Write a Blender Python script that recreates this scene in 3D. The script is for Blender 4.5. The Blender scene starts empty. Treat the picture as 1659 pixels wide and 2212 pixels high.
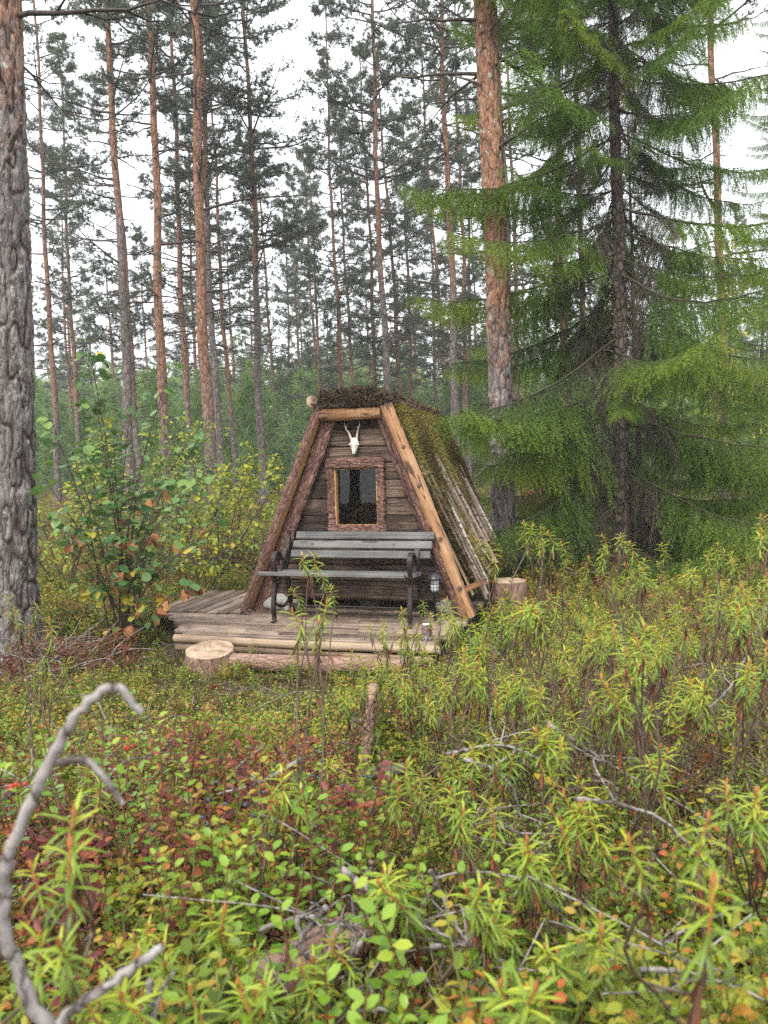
import bpy, math
import numpy as np
from mathutils import Matrix, Vector

# ------------------------------------------------------------------ camera
FPX = 1664.0; W_PX, H_PX = 1659.0, 2212.0           # photo pixels used for measuring
CAM = np.array([0.0, 0.0, 1.6])
PITCH, ROLL = math.radians(4.2), math.radians(1.5)
_f = np.array([0, math.cos(PITCH), -math.sin(PITCH)]); _r = np.array([1.0, 0, 0]); _u = np.cross(_r, _f)
CR = _r * math.cos(ROLL) - _u * math.sin(ROLL)
CU = _u * math.cos(ROLL) + _r * math.sin(ROLL)
scn = bpy.context.scene
col = scn.collection
cam_d = bpy.data.cameras.new('camera'); cam = bpy.data.objects.new('camera', cam_d); col.objects.link(cam)
cam_d.sensor_fit = 'HORIZONTAL'; cam_d.sensor_width = 36.0; cam_d.lens = 36.0 * FPX / W_PX
cam_d.clip_start = 0.05; cam_d.clip_end = 2000
cam_d.dof.use_dof = True; cam_d.dof.focus_distance = 6.5; cam_d.dof.aperture_fstop = 9.0
cam.matrix_world = Matrix(((CR[0], CU[0], -_f[0], CAM[0]), (CR[1], CU[1], -_f[1], CAM[1]), (CR[2], CU[2], -_f[2], CAM[2]), (0, 0, 0, 1)))
scn.camera = cam

# ------------------------------------------------------------------ overcast sky + soft sun
SUN_EL, SUN_AZ = math.radians(52), math.radians(200)   # azimuth clockwise from +Y (sun behind and a little left)
world = bpy.data.worlds.new('World'); scn.world = world; world.use_nodes = True
wn, wl = world.node_tree.nodes, world.node_tree.links
bg = wn['Background']
sky = wn.new('ShaderNodeTexSky'); sky.sky_type = 'NISHITA'; sky.sun_disc = False
sky.sun_elevation = SUN_EL; sky.sun_rotation = SUN_AZ; sky.dust_density = 6.0; sky.air_density = 1.0
hsv = wn.new('ShaderNodeHueSaturation'); hsv.inputs['Saturation'].default_value = 0.25
mixw = wn.new('ShaderNodeMixRGB'); mixw.inputs['Fac'].default_value = 0.80
mixw.inputs['Color2'].default_value = (8.9, 9.2, 9.6, 1)     # even cloud layer
wl.new(sky.outputs['Color'], hsv.inputs['Color']); wl.new(hsv.outputs['Color'], mixw.inputs['Color1'])
wl.new(mixw.outputs['Color'], bg.inputs['Color']); bg.inputs['Strength'].default_value = 0.10
sun_d = bpy.data.lights.new('sun', 'SUN'); sun = bpy.data.objects.new('sun', sun_d); col.objects.link(sun)
sun_d.energy = 1.5; sun_d.angle = math.radians(16); sun_d.color = (1.0, 0.94, 0.83)
_s = Vector((math.sin(SUN_AZ) * math.cos(SUN_EL), math.cos(SUN_AZ) * math.cos(SUN_EL), math.sin(SUN_EL)))
sun.rotation_euler = _s.to_track_quat('Z', 'Y').to_euler()
sun.location = (0, 0, 40)
scn.view_settings.view_transform = 'Standard'; scn.view_settings.look = 'None'
scn.view_settings.gamma = 1.0; scn.view_settings.use_curve_mapping = False
scn.view_settings.exposure = 1.38
scn.cycles.use_denoising = False; scn.cycles.denoiser = 'OPENIMAGEDENOISE'; scn.cycles.denoising_input_passes = 'RGB_ALBEDO_NORMAL'; scn.cycles.volume_bounces = 2
scn.cycles.max_bounces = 6; scn.cycles.diffuse_bounces = 3; scn.cycles.transparent_max_bounces = 8
scn.cycles.use_adaptive_sampling = True; scn.cycles.adaptive_threshold = 0.02

# ------------------------------------------------------------------ measuring helpers
rng = np.random.default_rng(11)
def U_(a, b, n=None): return rng.uniform(a, b, n)
def ray(x, y): return _f + CR * (x - W_PX / 2) / FPX - CU * (y - H_PX / 2) / FPX
def atY(x, y, Y): r = ray(x, y); return CAM + r * (Y / r[1])
def atZ(x, y, z): r = ray(x, y); return CAM + r * ((z - CAM[2]) / r[2])
def gz(x, y):
    """ground height: a bank under the photographer falling to level ground before the deck"""
    x = np.asarray(x, float); y = np.asarray(y, float)
    t = (4.7 - y) / 4.7
    b = 0.9 * np.where(t > 0, np.minimum(t, 1.15) ** 1.12, 0)
    n = 0.05 * np.sin(1.9 * x + .6) * np.sin(1.6 * y + 1.1) + 0.03 * np.sin(4.1 * x + 2.0 * y) + 0.12 * np.sin(.33 * x + 1.3) * np.sin(.21 * y + .4)
    near = np.clip((np.hypot(x + .2, y - 7.2) - 1.6) / 1.5, 0, 1)
    return b + n * near * 0.9 - 0.02 + .34 * np.exp(-((x - 1.8) ** 2 + (y - 9.5) ** 2) / .55)
def nrm(v): return v / (np.linalg.norm(v, axis=-1, keepdims=True) + 1e-9)

# ------------------------------------------------------------------ mesh builder
class MB:
    def __init__(s): s.V = []; s.F = []; s.n = 0
    def add(s, v, f, mat=0, val=0.5, smooth=True):
        v = np.asarray(v, float).reshape(-1, 3); f = np.asarray(f, int)
        s.V.append(v); vals = np.broadcast_to(np.asarray(val, float), (len(f),))
        s.F.append((f + s.n, np.broadcast_to(np.asarray(mat, int), (len(f),)), vals, smooth)); s.n += len(v)
    def inst(s, tv, tf, M, T, mat=0, val=0.5, smooth=True):
        """template copies: M (n,3,3) or (n,) scales, T (n,3)"""
        T = np.asarray(T, float); n = len(T)
        if n == 0: return
        v = np.einsum('nij,kj->nki', M, tv) + T[:, None, :]
        f = (np.arange(n)[:, None, None] * len(tv) + np.asarray(tf)[None]).reshape(-1, len(tf[0]))
        val = np.repeat(np.broadcast_to(np.asarray(val, float), (n,)), len(tf))
        s.add(v.reshape(-1, 3), f, mat, val, smooth)
    def mesh(s, name, mats):
        me = bpy.data.meshes.new(name)
        v = np.concatenate(s.V); loops = np.concatenate([f.ravel() for f, *_ in s.F])
        tot = np.concatenate([np.full(len(f), f.shape[1]) for f, *_ in s.F])
        me.vertices.add(len(v)); me.vertices.foreach_set('co', v.ravel())
        me.loops.add(len(loops)); me.loops.foreach_set('vertex_index', loops)
        me.polygons.add(len(tot)); me.polygons.foreach_set('loop_start', np.concatenate([[0], np.cumsum(tot)[:-1]]))
        me.polygons.foreach_set('material_index', np.concatenate([m for _, m, _, _ in s.F]))
        me.polygons.foreach_set('use_smooth', np.concatenate([np.full(len(f), sm) for f, _, _, sm in s.F]))
        me.update(calc_edges=True)
        a = me.attributes.new('v', 'FLOAT', 'FACE'); a.data.foreach_set('value', np.concatenate([x for _, _, x, _ in s.F]))
        for m in mats: me.materials.append(m)
        return me
def link(name, me, parent=None, M=None):
    o = bpy.data.objects.new(name, me); col.objects.link(o)
    if parent is not None: o.parent = parent
    if M is not None: o.matrix_local = M
    return o
def obj(name, mb, mats, parent=None, M=None):
    if not isinstance(mats, (list, tuple)): mats = [mats]
    return link(name, mb.mesh(name, mats), parent, M)
def tag(o, label, cat, group=None):
    o['label'] = label; o['category'] = cat
    if group: o['group'] = group
    return o
def thing(name, label, cat, loc=(0, 0, 0), rotz=0.0, group=None):
    o = bpy.data.objects.new(name, None); col.objects.link(o); o.empty_display_size = .1
    o.location = loc; o.rotation_euler = (0, 0, rotz)
    return tag(o, label, cat, group)
def xf(loc, x=None, z=None):
    """matrix with local X along x and local Z near z"""
    x = nrm(np.asarray(x, float)); z = np.asarray(z if z is not None else (0, 0, 1), float)
    y = nrm(np.cross(z, x)); z = np.cross(x, y)
    m = Matrix.Identity(4)
    for i in range(3):
        m[i][0], m[i][1], m[i][2], m[i][3] = x[i], y[i], z[i], loc[i]
    return m
def frames(P):
    P = np.asarray(P, float); t = nrm(np.gradient(P, axis=0))
    a = np.array([0, 0, 1.]) if abs(t[0][2]) < .9 else np.array([1., 0, 0])
    n = nrm(np.cross(t[0], a)); N = [n]
    for i in range(1, len(P)):
        n = nrm(n - t[i] * np.dot(n, t[i])); N.append(n)
    N = np.array(N); return t, N, np.cross(t, N)
def tube(P, R, k=6):
    P = np.asarray(P, float); n = len(P); R = np.broadcast_to(np.asarray(R, float), (n,))
    t, N, B = frames(P); a = np.arange(k) * 2 * np.pi / k
    v = P[:, None] + R[:, None, None] * (np.cos(a)[None, :, None] * N[:, None] + np.sin(a)[None, :, None] * B[:, None])
    i = np.arange(n - 1)[:, None] * k; j = np.arange(k)[None]; j2 = (j + 1) % k
    f = np.stack([i + j, i + j2, i + k + j2, i + k + j], -1).reshape(-1, 4)
    return v.reshape(-1, 3), f
def add_tube(mb, P, R, k=6, mat=0, val=.5, caps=True, capmat=None):
    v, f = tube(P, R, k); mb.add(v, f, mat, val)
    if caps:
        n = len(v)
        for s, ring, c in ((1, v[:k][::-1], P[0]), (1, v[-k:], P[-1])):
            vv = np.vstack([ring, [c]]); ff = [(i, (i + 1) % k, k) for i in range(k)]
            mb.add(vv, ff, mat if capmat is None else capmat, val, False)
def curve(pts, n=24):
    """Catmull-Rom through pts"""
    P = np.asarray(pts, float); P = np.vstack([2 * P[0] - P[1], P, 2 * P[-1] - P[-2]])
    m = len(P) - 3; out = []
    for u in np.linspace(0, m - 1e-6, n):
        i = int(u); t = u - i; a, b, c, d = P[i:i + 4]
        out.append(.5 * (2 * b + (c - a) * t + (2 * a - 5 * b + 4 * c - d) * t * t + (3 * b - a - 3 * c + d) * t ** 3))
    return np.array(out)
def bar(L, w, t, segs=8, ch=.006, jit=.0, seed=0, taper=0):
    """chamfered bar along local X, width w on Y, thickness t on Z, a little uneven"""
    r = np.random.default_rng(seed); c = min(ch, w * .3, t * .3); a, b = w / 2, t / 2
    prof = np.array([(-a + c, -b), (a - c, -b), (a, -b + c), (a, b - c), (a - c, b), (-a + c, b), (-a, b - c), (-a, -b + c)])
    xs = np.linspace(-L / 2, L / 2, segs + 1)
    wy = r.normal(0, jit, segs + 1); wz = r.normal(0, jit * .6, segs + 1); ws = 1 + r.normal(0, jit * 2, segs + 1)
    v = np.array([[(x, p[0] * ws[i] * (1 + taper * x / L) + wy[i], p[1] + wz[i]) for p in prof] for i, x in enumerate(xs)])
    v[0, :, 0] += r.normal(0, jit, 8); v[-1, :, 0] += r.normal(0, jit, 8)
    k = 8; n = segs + 1
    i = np.arange(n - 1)[:, None] * k; j = np.arange(k)[None]; j2 = (j + 1) % k
    f = np.stack([i + j, i + k + j, i + k + j2, i + j2], -1).reshape(-1, 4)
    mb = MB(); mb.add(v.reshape(-1, 3), f, 0, r.random(len(f)), False)
    mb.add(v[0], [tuple(range(8))], 1 if taper is None else 0, .5, False); mb.add(v[-1], [tuple(range(8))[::-1]], 0, .5, False)
    return mb
def logmesh(L, r0, r1, k=18, rings=22, flat=None, rough=.06, bend=0.0, seed=0):
    """log along local X; flat = fraction of radius where the -Y side is sawn off; slot 0 bark, slot 1 sawn"""
    r = np.random.default_rng(seed); xs = np.linspace(-L / 2, L / 2, rings); a = np.arange(k) * 2 * np.pi / k
    ph = r.uniform(0, 6, 6); V = []
    for i, x in enumerate(xs):
        R = r0 + (r1 - r0) * i / (rings - 1)
        R = R * (1 + rough * (np.sin(3 * a + ph[0] + 2.1 * x) * .4 + np.sin(5 * a + ph[1] - 5 * x) * .3 + r.normal(0, .45, k)))
        y, z = R * np.cos(a), R * np.sin(a)
        if flat is not None: y = np.maximum(y, -r0 * flat + r.normal(0, r0 * .015, k))
        V.append(np.stack([np.full(k, x), y + bend * math.sin(3 * x + ph[2]), z + bend * math.cos(2.3 * x + ph[3])], -1))
    V = np.array(V); n = rings
    i = np.arange(n - 1)[:, None] * k; j = np.arange(k)[None]; j2 = (j + 1) % k
    f = np.stack([i + j, i + k + j, i + k + j2, i + j2], -1).reshape(-1, 4)
    mb = MB(); vv = V.reshape(-1, 3)
    sawn = np.zeros(len(f), int)
    if flat is not None:
        yy = vv[f][:, :, 1].max(1); sawn = (yy < -r0 * flat * .8).astype(int)
    mb.add(vv, f, sawn, r.random(len(f)))
    for ring, s in ((V[0], 1), (V[-1], -1)):
        w = np.vstack([ring, ring.mean(0, keepdims=True)]); w[-1, 0] += s * -.003
        mb.add(w, [((q, (q + 1) % k, k) if s < 0 else ((q + 1) % k, q, k)) for q in range(k)], 1, .5, False)
    return mb
def rotmats(dirs, ups=None, roll=None):
    """matrices whose Y column is dirs and Z column close to ups"""
    y = nrm(np.asarray(dirs, float)); n = len(y)
    up = np.broadcast_to(np.array([0, 0, 1.]) if ups is None else ups, y.shape)
    x = np.cross(y, up); bad = np.linalg.norm(x, axis=1) < 1e-3; x[bad] = [1, 0, 0]; x = nrm(x); z = np.cross(x, y)
    if roll is not None:
        c, s = np.cos(roll)[:, None], np.sin(roll)[:, None]; x, z = x * c + z * s, z * c - x * s
    return np.stack([x, y, z], -1)
# leaf templates: length along +Y from the origin, blade normal +Z
LEAF = (np.array([(0, 0, 0), (-.30, .38, .06), (.30, .38, .06), (0, .45, -.03), (-.2, .75, .03), (.2, .75, .03), (0, 1, -.08)]),
        [(0, 3, 1), (0, 2, 3), (1, 3, 4), (2, 5, 3), (3, 6, 4), (3, 5, 6)])
def round_leaf(seed, fold=.1, curl=.12, teeth=.05):
    r = np.random.default_rng(seed); k = 14; a = np.linspace(0, 2 * np.pi, k, endpoint=False)
    rad = 1 + r.uniform(-teeth, teeth, k); rad[k // 2 - 0] *= 1.0
    y = .52 - .5 * np.cos(a) * rad; x = .46 * np.sin(a) * rad; y[k // 2] = 1.12
    z = fold * np.abs(x) - curl * (y - .3) ** 2 + r.normal(0, .012, k)
    v = np.vstack([np.stack([x, y, z], -1), [[0, .5, -.02]]]); 
    f = [(i, (i + 1) % k, k) for i in range(k)]
    mb = MB(); mb.add(v, [(b, a_, c) for a_, b, c in f], 0, r.uniform(.3, .7))
    add_tube(mb, [(0, -.5, -.05), (0, -.2, .03), (0, .02, 0)], .012, 3, 1, .5, False)
    return mb

# ------------------------------------------------------------------ materials
def nodes(name):
    m = bpy.data.materials.new(name); m.use_nodes = True; nt = m.node_tree
    return m, nt.nodes, nt.links, nt.nodes['Principled BSDF'], nt.nodes['Material Output']
def ramp(n, stops):
    r = n.new('ShaderNodeValToRGB'); e = r.color_ramp.elements
    while len(e) < len(stops): e.new(.5)
    for q, (p, c) in zip(e, stops): q.position = p; q.color = (*c, 1)
    return r
def leafmat(name, stops, rough=.45, transl=.3, jitter=.25, spec=.4, noise=None):
    """foliage: colour per leaf from the face attribute, varied from plant to plant"""
    m, n, l, b, out = nodes(name)
    a = n.new('ShaderNodeAttribute'); a.attribute_name = 'v'
    oi = n.new('ShaderNodeObjectInfo')
    ad = n.new('ShaderNodeMath'); ad.operation = 'MULTIPLY_ADD'; ad.inputs[1].default_value = jitter; 
    sub = n.new('ShaderNodeMath'); sub.operation = 'SUBTRACT'; sub.inputs[1].default_value = .5
    l.new(oi.outputs['Random'], sub.inputs[0]); l.new(sub.outputs[0], ad.inputs[0]); l.new(a.outputs['Fac'], ad.inputs[2])
    r = ramp(n, stops); l.new(ad.outputs[0], r.inputs['Fac']); c = r.outputs['Color']
    if noise:
        tc = n.new('ShaderNodeTexCoord'); tx = n.new('ShaderNodeTexNoise'); tx.inputs['Scale'].default_value = noise[0]
        l.new(tc.outputs['Object'], tx.inputs['Vector'])
        rr = ramp(n, [(noise[1], (0, 0, 0)), (noise[1] + .06, (1, 1, 1))]); l.new(tx.outputs['Fac'], rr.inputs['Fac'])
        mx = n.new('ShaderNodeMixRGB'); l.new(rr.outputs['Color'], mx.inputs['Fac']); l.new(c, mx.inputs['Color1'])
        mx.inputs['Color2'].default_value = (*noise[2], 1); c = mx.outputs['Color']
    l.new(c, b.inputs['Base Color']); b.inputs['Roughness'].default_value = rough
    b.inputs['Specular IOR Level'].default_value = spec
    if transl:
        t = n.new('ShaderNodeBsdfTranslucent'); l.new(c, t.inputs['Color'])
        mx = n.new('ShaderNodeMixShader'); mx.inputs['Fac'].default_value = transl
        l.new(b.outputs[0], mx.inputs[1]); l.new(t.outputs[0], mx.inputs[2]); l.new(mx.outputs[0], out.inputs['Surface'])
    return m
def bump(n, l, b, h, strength=.5, dist=.01):
    u = n.new('ShaderNodeBump'); u.inputs['Strength'].default_value = strength; u.inputs['Distance'].default_value = dist
    l.new(h, u.inputs['Height']); l.new(u.outputs['Normal'], b.inputs['Normal'])
def woodmat(name, stops, axis=0, fine=60, long=2.0, rough=.75, bmp=.6, dist=.004, blot=None, var=.35, spec=.3):
    """grain running along the chosen local axis; optional blotches (scale, threshold, colour)"""
    m, n, l, b, out = nodes(name)
    tc = n.new('ShaderNodeTexCoord'); oi = n.new('ShaderNodeObjectInfo')
    off = n.new('ShaderNodeVectorMath'); off.operation = 'MULTIPLY_ADD'; 
    cmb = n.new('ShaderNodeCombineXYZ')
    for k in range(3): l.new(oi.outputs['Random'], cmb.inputs[k])
    off.inputs[1].default_value = (37, 53, 71); l.new(cmb.outputs[0], off.inputs[0]); l.new(tc.outputs['Object'], off.inputs[2])
    mp = n.new('ShaderNodeMapping'); sc = [fine] * 3; sc[axis] = long; mp.inputs['Scale'].default_value = sc
    l.new(off.outputs[0], mp.inputs['Vector'])
    t1 = n.new('ShaderNodeTexNoise'); t1.inputs['Scale'].default_value = 1; t1.inputs['Detail'].default_value = 7; t1.inputs['Roughness'].default_value = .65
    t1.inputs['Distortion'].default_value = .6; l.new(mp.outputs[0], t1.inputs['Vector'])
    t2 = n.new('ShaderNodeTexNoise'); t2.inputs['Scale'].default_value = 3.2; t2.inputs['Detail'].default_value = 4; l.new(off.outputs[0], t2.inputs['Vector'])
    s = n.new('ShaderNodeMath'); s.operation = 'MULTIPLY_ADD'; s.inputs[1].default_value = .7; l.new(t2.outputs['Fac'], s.inputs[0])
    s0 = n.new('ShaderNodeMath'); s0.operation = 'SUBTRACT'; s0.inputs[1].default_value = .35; l.new(t1.outputs['Fac'], s0.inputs[0]); l.new(s0.outputs[0], s.inputs[2])
    s1 = n.new('ShaderNodeMath'); s1.operation = 'MULTIPLY_ADD'; s1.inputs[1].default_value = var
    sb = n.new('ShaderNodeMath'); sb.operation = 'SUBTRACT'; sb.inputs[1].default_value = .5; l.new(oi.outputs['Random'], sb.inputs[0])
    l.new(sb.outputs[0], s1.inputs[0]); l.new(s.outputs[0], s1.inputs[2])
    r = ramp(n, stops); l.new(s1.outputs[0], r.inputs['Fac']); c = r.outputs['Color']
    if blot:
        t3 = n.new('ShaderNodeTexNoise'); t3.inputs['Scale'].default_value = 1; t3.inputs['Detail'].default_value = 5
        m3 = n.new('ShaderNodeMapping'); sc = [blot[0]] * 3; sc[axis] = blot[0] * blot[3]; m3.inputs['Scale'].default_value = sc
        l.new(off.outputs[0], m3.inputs['Vector']); l.new(m3.outputs[0], t3.inputs['Vector'])
        rr = ramp(n, [(blot[1], (0, 0, 0)), (blot[1] + .05, (1, 1, 1))]); l.new(t3.outputs['Fac'], rr.inputs['Fac'])
        mx = n.new('ShaderNodeMixRGB'); l.new(rr.outputs['Color'], mx.inputs['Fac']); l.new(c, mx.inputs['Color1']); mx.inputs['Color2'].default_value = (*blot[2], 1)
        c = mx.outputs['Color']
    l.new(c, b.inputs['Base Color']); b.inputs['Roughness'].default_value = rough; b.inputs['Specular IOR Level'].default_value = spec
    bump(n, l, b, t1.outputs['Fac'], bmp, dist)
    return m
def barkmat(name, lo, hi, crack, sx=22, sz=7, axis=2, bmp=.9, dist=.02, lichen=None, rough=.9, cwid=.10):
    """plated bark: voronoi plates stretched along the axis"""
    m, n, l, b, out = nodes(name)
    tc = n.new('ShaderNodeTexCoord'); mp = n.new('ShaderNodeMapping'); sc = [sx] * 3; sc[axis] = sz; mp.inputs['Scale'].default_value = sc
    oi = n.new('ShaderNodeObjectInfo'); ad = n.new('ShaderNodeVectorMath'); ad.operation = 'ADD'
    cmb = n.new('ShaderNodeCombineXYZ')
    q = n.new('ShaderNodeMath'); q.operation = 'MULTIPLY'; q.inputs[1].default_value = 40; l.new(oi.outputs['Random'], q.inputs[0])
    for k in range(3): l.new(q.outputs[0], cmb.inputs[k])
    l.new(tc.outputs['Object'], ad.inputs[0]); l.new(cmb.outputs[0], ad.inputs[1]); l.new(ad.outputs[0], mp.inputs['Vector'])
    nz = n.new('ShaderNodeTexNoise'); nz.inputs['Scale'].default_value = 1.4; nz.inputs['Detail'].default_value = 5; l.new(mp.outputs[0], nz.inputs['Vector'])
    dm = n.new('ShaderNodeMixRGB'); dm.inputs['Fac'].default_value = .55; l.new(mp.outputs[0], dm.inputs['Color1']); l.new(nz.outputs['Color'], dm.inputs['Color2'])
    vo = n.new('ShaderNodeTexVoronoi'); vo.feature = 'DISTANCE_TO_EDGE'; vo.inputs['Scale'].default_value = 1.0; l.new(dm.outputs[0], vo.inputs['Vector'])
    ve = n.new('ShaderNodeTexVoronoi'); ve.inputs['Scale'].default_value = 1.0; l.new(dm.outputs[0], ve.inputs['Vector'])
    at = n.new('ShaderNodeAttribute'); at.attribute_name = 'v'
    pl = n.new('ShaderNodeMath'); pl.operation = 'MULTIPLY_ADD'; pl.inputs[1].default_value = .45
    sp = n.new('ShaderNodeSeparateColor'); l.new(ve.outputs['Color'], sp.inputs[0]); l.new(sp.outputs[0], pl.inputs[0]); l.new(nz.outputs['Fac'], pl.inputs[2])
    rl = ramp(n, [(.35, lo[0]), (.95, lo[1])]); rh = ramp(n, [(.35, hi[0]), (.95, hi[1])])
    l.new(pl.outputs[0], rl.inputs['Fac']); l.new(pl.outputs[0], rh.inputs['Fac'])
    mx = n.new('ShaderNodeMixRGB'); l.new(at.outputs['Fac'], mx.inputs['Fac']); l.new(rl.outputs[0], mx.inputs['Color1']); l.new(rh.outputs[0], mx.inputs['Color2'])
    c = mx.outputs[0]
    if lichen:
        t3 = n.new('ShaderNodeTexNoise'); t3.inputs['Scale'].default_value = 9; t3.inputs['Detail'].default_value = 8; t3.inputs['Roughness'].default_value = .7; l.new(ad.outputs[0], t3.inputs['Vector'])
        rr = ramp(n, [(lichen[0], (0, 0, 0)), (lichen[0] + .08, (1, 1, 1))]); l.new(t3.outputs['Fac'], rr.inputs['Fac'])
        m4 = n.new('ShaderNodeMixRGB'); l.new(rr.outputs[0], m4.inputs['Fac']); l.new(c, m4.inputs['Color1']); m4.inputs['Color2'].default_value = (*lichen[1], 1); c = m4.outputs[0]
    rc = ramp(n, [(.0, (1, 1, 1)), (cwid, (0, 0, 0))]); l.new(vo.outputs['Distance'], rc.inputs['Fac'])
    m5 = n.new('ShaderNodeMixRGB'); l.new(rc.outputs[0], m5.inputs['Fac']); l.new(c, m5.inputs['Color1']); m5.inputs['Color2'].default_value = (*crack, 1)
    l.new(m5.outputs[0], b.inputs['Base Color']); b.inputs['Roughness'].default_value = rough; b.inputs['Specular IOR Level'].default_value = .2
    h = n.new('ShaderNodeMath'); h.operation = 'MULTIPLY_ADD'; h.inputs[1].default_value = .4; l.new(nz.outputs['Fac'], h.inputs[0])
    rh2 = ramp(n, [(0, (0, 0, 0)), (.22, (1, 1, 1))]); l.new(vo.outputs['Distance'], rh2.inputs['Fac']); l.new(rh2.outputs[0], h.inputs[2])
    bump(n, l, b, h.outputs[0], bmp, dist)
    return m
def plain(name, c, rough=.6, metal=0.0, spec=.5, noise=None):
    m, n, l, b, out = nodes(name)
    b.inputs['Base Color'].default_value = (*c, 1); b.inputs['Roughness'].default_value = rough; b.inputs['Metallic'].default_value = metal
    b.inputs['Specular IOR Level'].default_value = spec
    if noise:
        tc = n.new('ShaderNodeTexCoord'); t = n.new('ShaderNodeTexNoise'); t.inputs['Scale'].default_value = noise[0]; t.inputs['Detail'].default_value = 6
        l.new(tc.outputs['Object'], t.inputs['Vector']); r = ramp(n, [(.38, c), (.62, noise[1])]); l.new(t.outputs['Fac'], r.inputs['Fac'])
        l.new(r.outputs[0], b.inputs['Base Color']); bump(n, l, b, t.outputs['Fac'], .4, noise[2] if len(noise) > 2 else .003)
    return m

M = {}
M['bark'] = barkmat('pine_bark', ((.085, .072, .070), (.25, .225, .22)), ((.17, .082, .050), (.40, .22, .14)), (.07, .05, .045), 46, 11, dist=.008, lichen=(.565, (.40, .40, .35)), cwid=.05)
_n, _l = M['bark'].node_tree.nodes, M['bark'].node_tree.links; _b = _n['Principled BSDF']; _src = _b.inputs['Base Color'].links[0].from_socket
_a = _n.new('ShaderNodeAttribute'); _a.attribute_name = 'w'; _m = _n.new('ShaderNodeMixRGB'); _r = ramp(_n, [(.0, (1, 1, 1)), (.55, (0, 0, 0))]); _l.new(_a.outputs['Fac'], _r.inputs['Fac'])
_l.new(_r.outputs[0], _m.inputs['Fac']); _l.new(_src, _m.inputs['Color1']); _m.inputs['Color2'].default_value = (.05, .030, .025, 1); _l.new(_m.outputs[0], _b.inputs['Base Color'])
M['bark_far'] = barkmat('pine_bark_thin', ((.085, .070, .066), (.21, .18, .17)), ((.15, .072, .045), (.33, .18, .115)), (.07, .042, .034), 30, 13, dist=.012)
M['bark_spruce'] = barkmat('spruce_bark', ((.05, .036, .03), (.15, .112, .095)), ((.06, .04, .033), (.16, .12, .10)), (.02, .013, .011), 34, 20, lichen=(.70, (.30, .32, .29)))
M['slab_bark'] = barkmat('slab_bark', ((.085, .040, .032), (.24, .135, .11)), ((.085, .040, .032), (.24, .135, .11)), (.05, .025, .02), 70, 24, axis=0, dist=.008, cwid=.07, lichen=(.68, (.30, .29, .25)))
M['log_bark'] = barkmat('log_bark', ((.14, .075, .055), (.36, .235, .185)), ((.14, .075, .055), (.36, .235, .185)), (.12, .07, .055), 70, 26, axis=0, dist=.005, cwid=.05)
M['twig'] = barkmat('grey_twig', ((.12, .105, .10), (.34, .31, .30)), ((.10, .045, .03), (.22, .11, .075)), (.06, .045, .04), 60, 40, dist=.002, lichen=(.60, (.44, .46, .42)))
M['twig_dark'] = plain('dark_twig', (.045, .032, .028), .85, noise=(30, (.09, .07, .062)))
M['stem_aspen'] = plain('sapling_stem', (.055, .04, .03), .7, noise=(25, (.12, .09, .06)))
M['debarked'] = woodmat('peeled_log', [(.20, (.07, .03, .018)), (.36, (.18, .085, .042)), (.52, (.32, .165, .08)), (.70, (.41, .24, .135)), (.9, (.50, .35, .235))], 0, 42, 2.2, .75, .9, .008, blot=(24, .535, (.10, .052, .034), .16), var=.10)
M['sawn'] = woodmat('sawn_face', [(.2, (.30, .15, .06)), (.6, (.48, .28, .12)), (.9, (.58, .37, .18))], 0, 40, 1.4, .7, .4, .003, var=.2)
m, n, l, b, out = nodes('end_grain')
tc = n.new('ShaderNodeTexCoord'); mp = n.new('ShaderNodeMapping'); mp.inputs['Location'].default_value = (0, .02, -.015); l.new(tc.outputs['Object'], mp.inputs['Vector'])
wv = n.new('ShaderNodeTexWave'); wv.wave_type = 'RINGS'; wv.rings_direction = 'X'; wv.inputs['Scale'].default_value = 26; wv.inputs['Distortion'].default_value = 1.6; wv.inputs['Detail'].default_value = 3; wv.inputs['Detail Scale'].default_value = .6; l.new(mp.outputs[0], wv.inputs['Vector'])
t1 = n.new('ShaderNodeTexNoise'); t1.inputs['Scale'].default_value = 14; t1.inputs['Detail'].default_value = 7; l.new(tc.outputs['Object'], t1.inputs['Vector'])
s1 = n.new('ShaderNodeMath'); s1.operation = 'MULTIPLY_ADD'; s1.inputs[1].default_value = .28; l.new(wv.outputs['Fac'], s1.inputs[0]); l.new(t1.outputs['Fac'], s1.inputs[2])
r1 = ramp(n, [(.40, (.13, .085, .06)), (.55, (.30, .20, .135)), (.72, (.43, .31, .22)), (.9, (.52, .41, .31))]); l.new(s1.outputs[0], r1.inputs['Fac']); l.new(r1.outputs[0], b.inputs['Base Color']); b.inputs['Roughness'].default_value = .85; bump(n, l, b, s1.outputs[0], .5, .003); M['endgrain'] = m
M['plank'] = woodmat('weathered_plank', [(.18, (.010, .007, .006)), (.40, (.034, .022, .016)), (.53, (.075, .049, .036)), (.66, (.17, .115, .085)), (.85, (.27, .19, .135))], 0, 70, 2.6, .8, 1.0, .016, blot=(15, .64, (.18, .085, .034), .2), var=.25)
M['plank_in'] = woodmat('inner_board', [(.2, (.20, .145, .08)), (.6, (.36, .28, .165)), (.9, (.44, .36, .22))], 0, 45, 1.5, .8, .4, .003, var=.3)
M['bench_slat'] = woodmat('bench_slat', [(.2, (.05, .048, .048)), (.5, (.125, .122, .122)), (.9, (.25, .245, .24))], 0, 90, 1.6, .6, .6, .003, blot=(14, .62, (.06, .055, .05), .2), var=.2)
M['deck'] = woodmat('deck_board', [(.2, (.065, .042, .032)), (.45, (.16, .112, .087)), (.65, (.28, .21, .168)), (.9, (.39, .305, .25))], 0, 70, 1.6, .75, .8, .006, blot=(12, .64, (.06, .04, .03), .3), var=.45)
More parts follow.
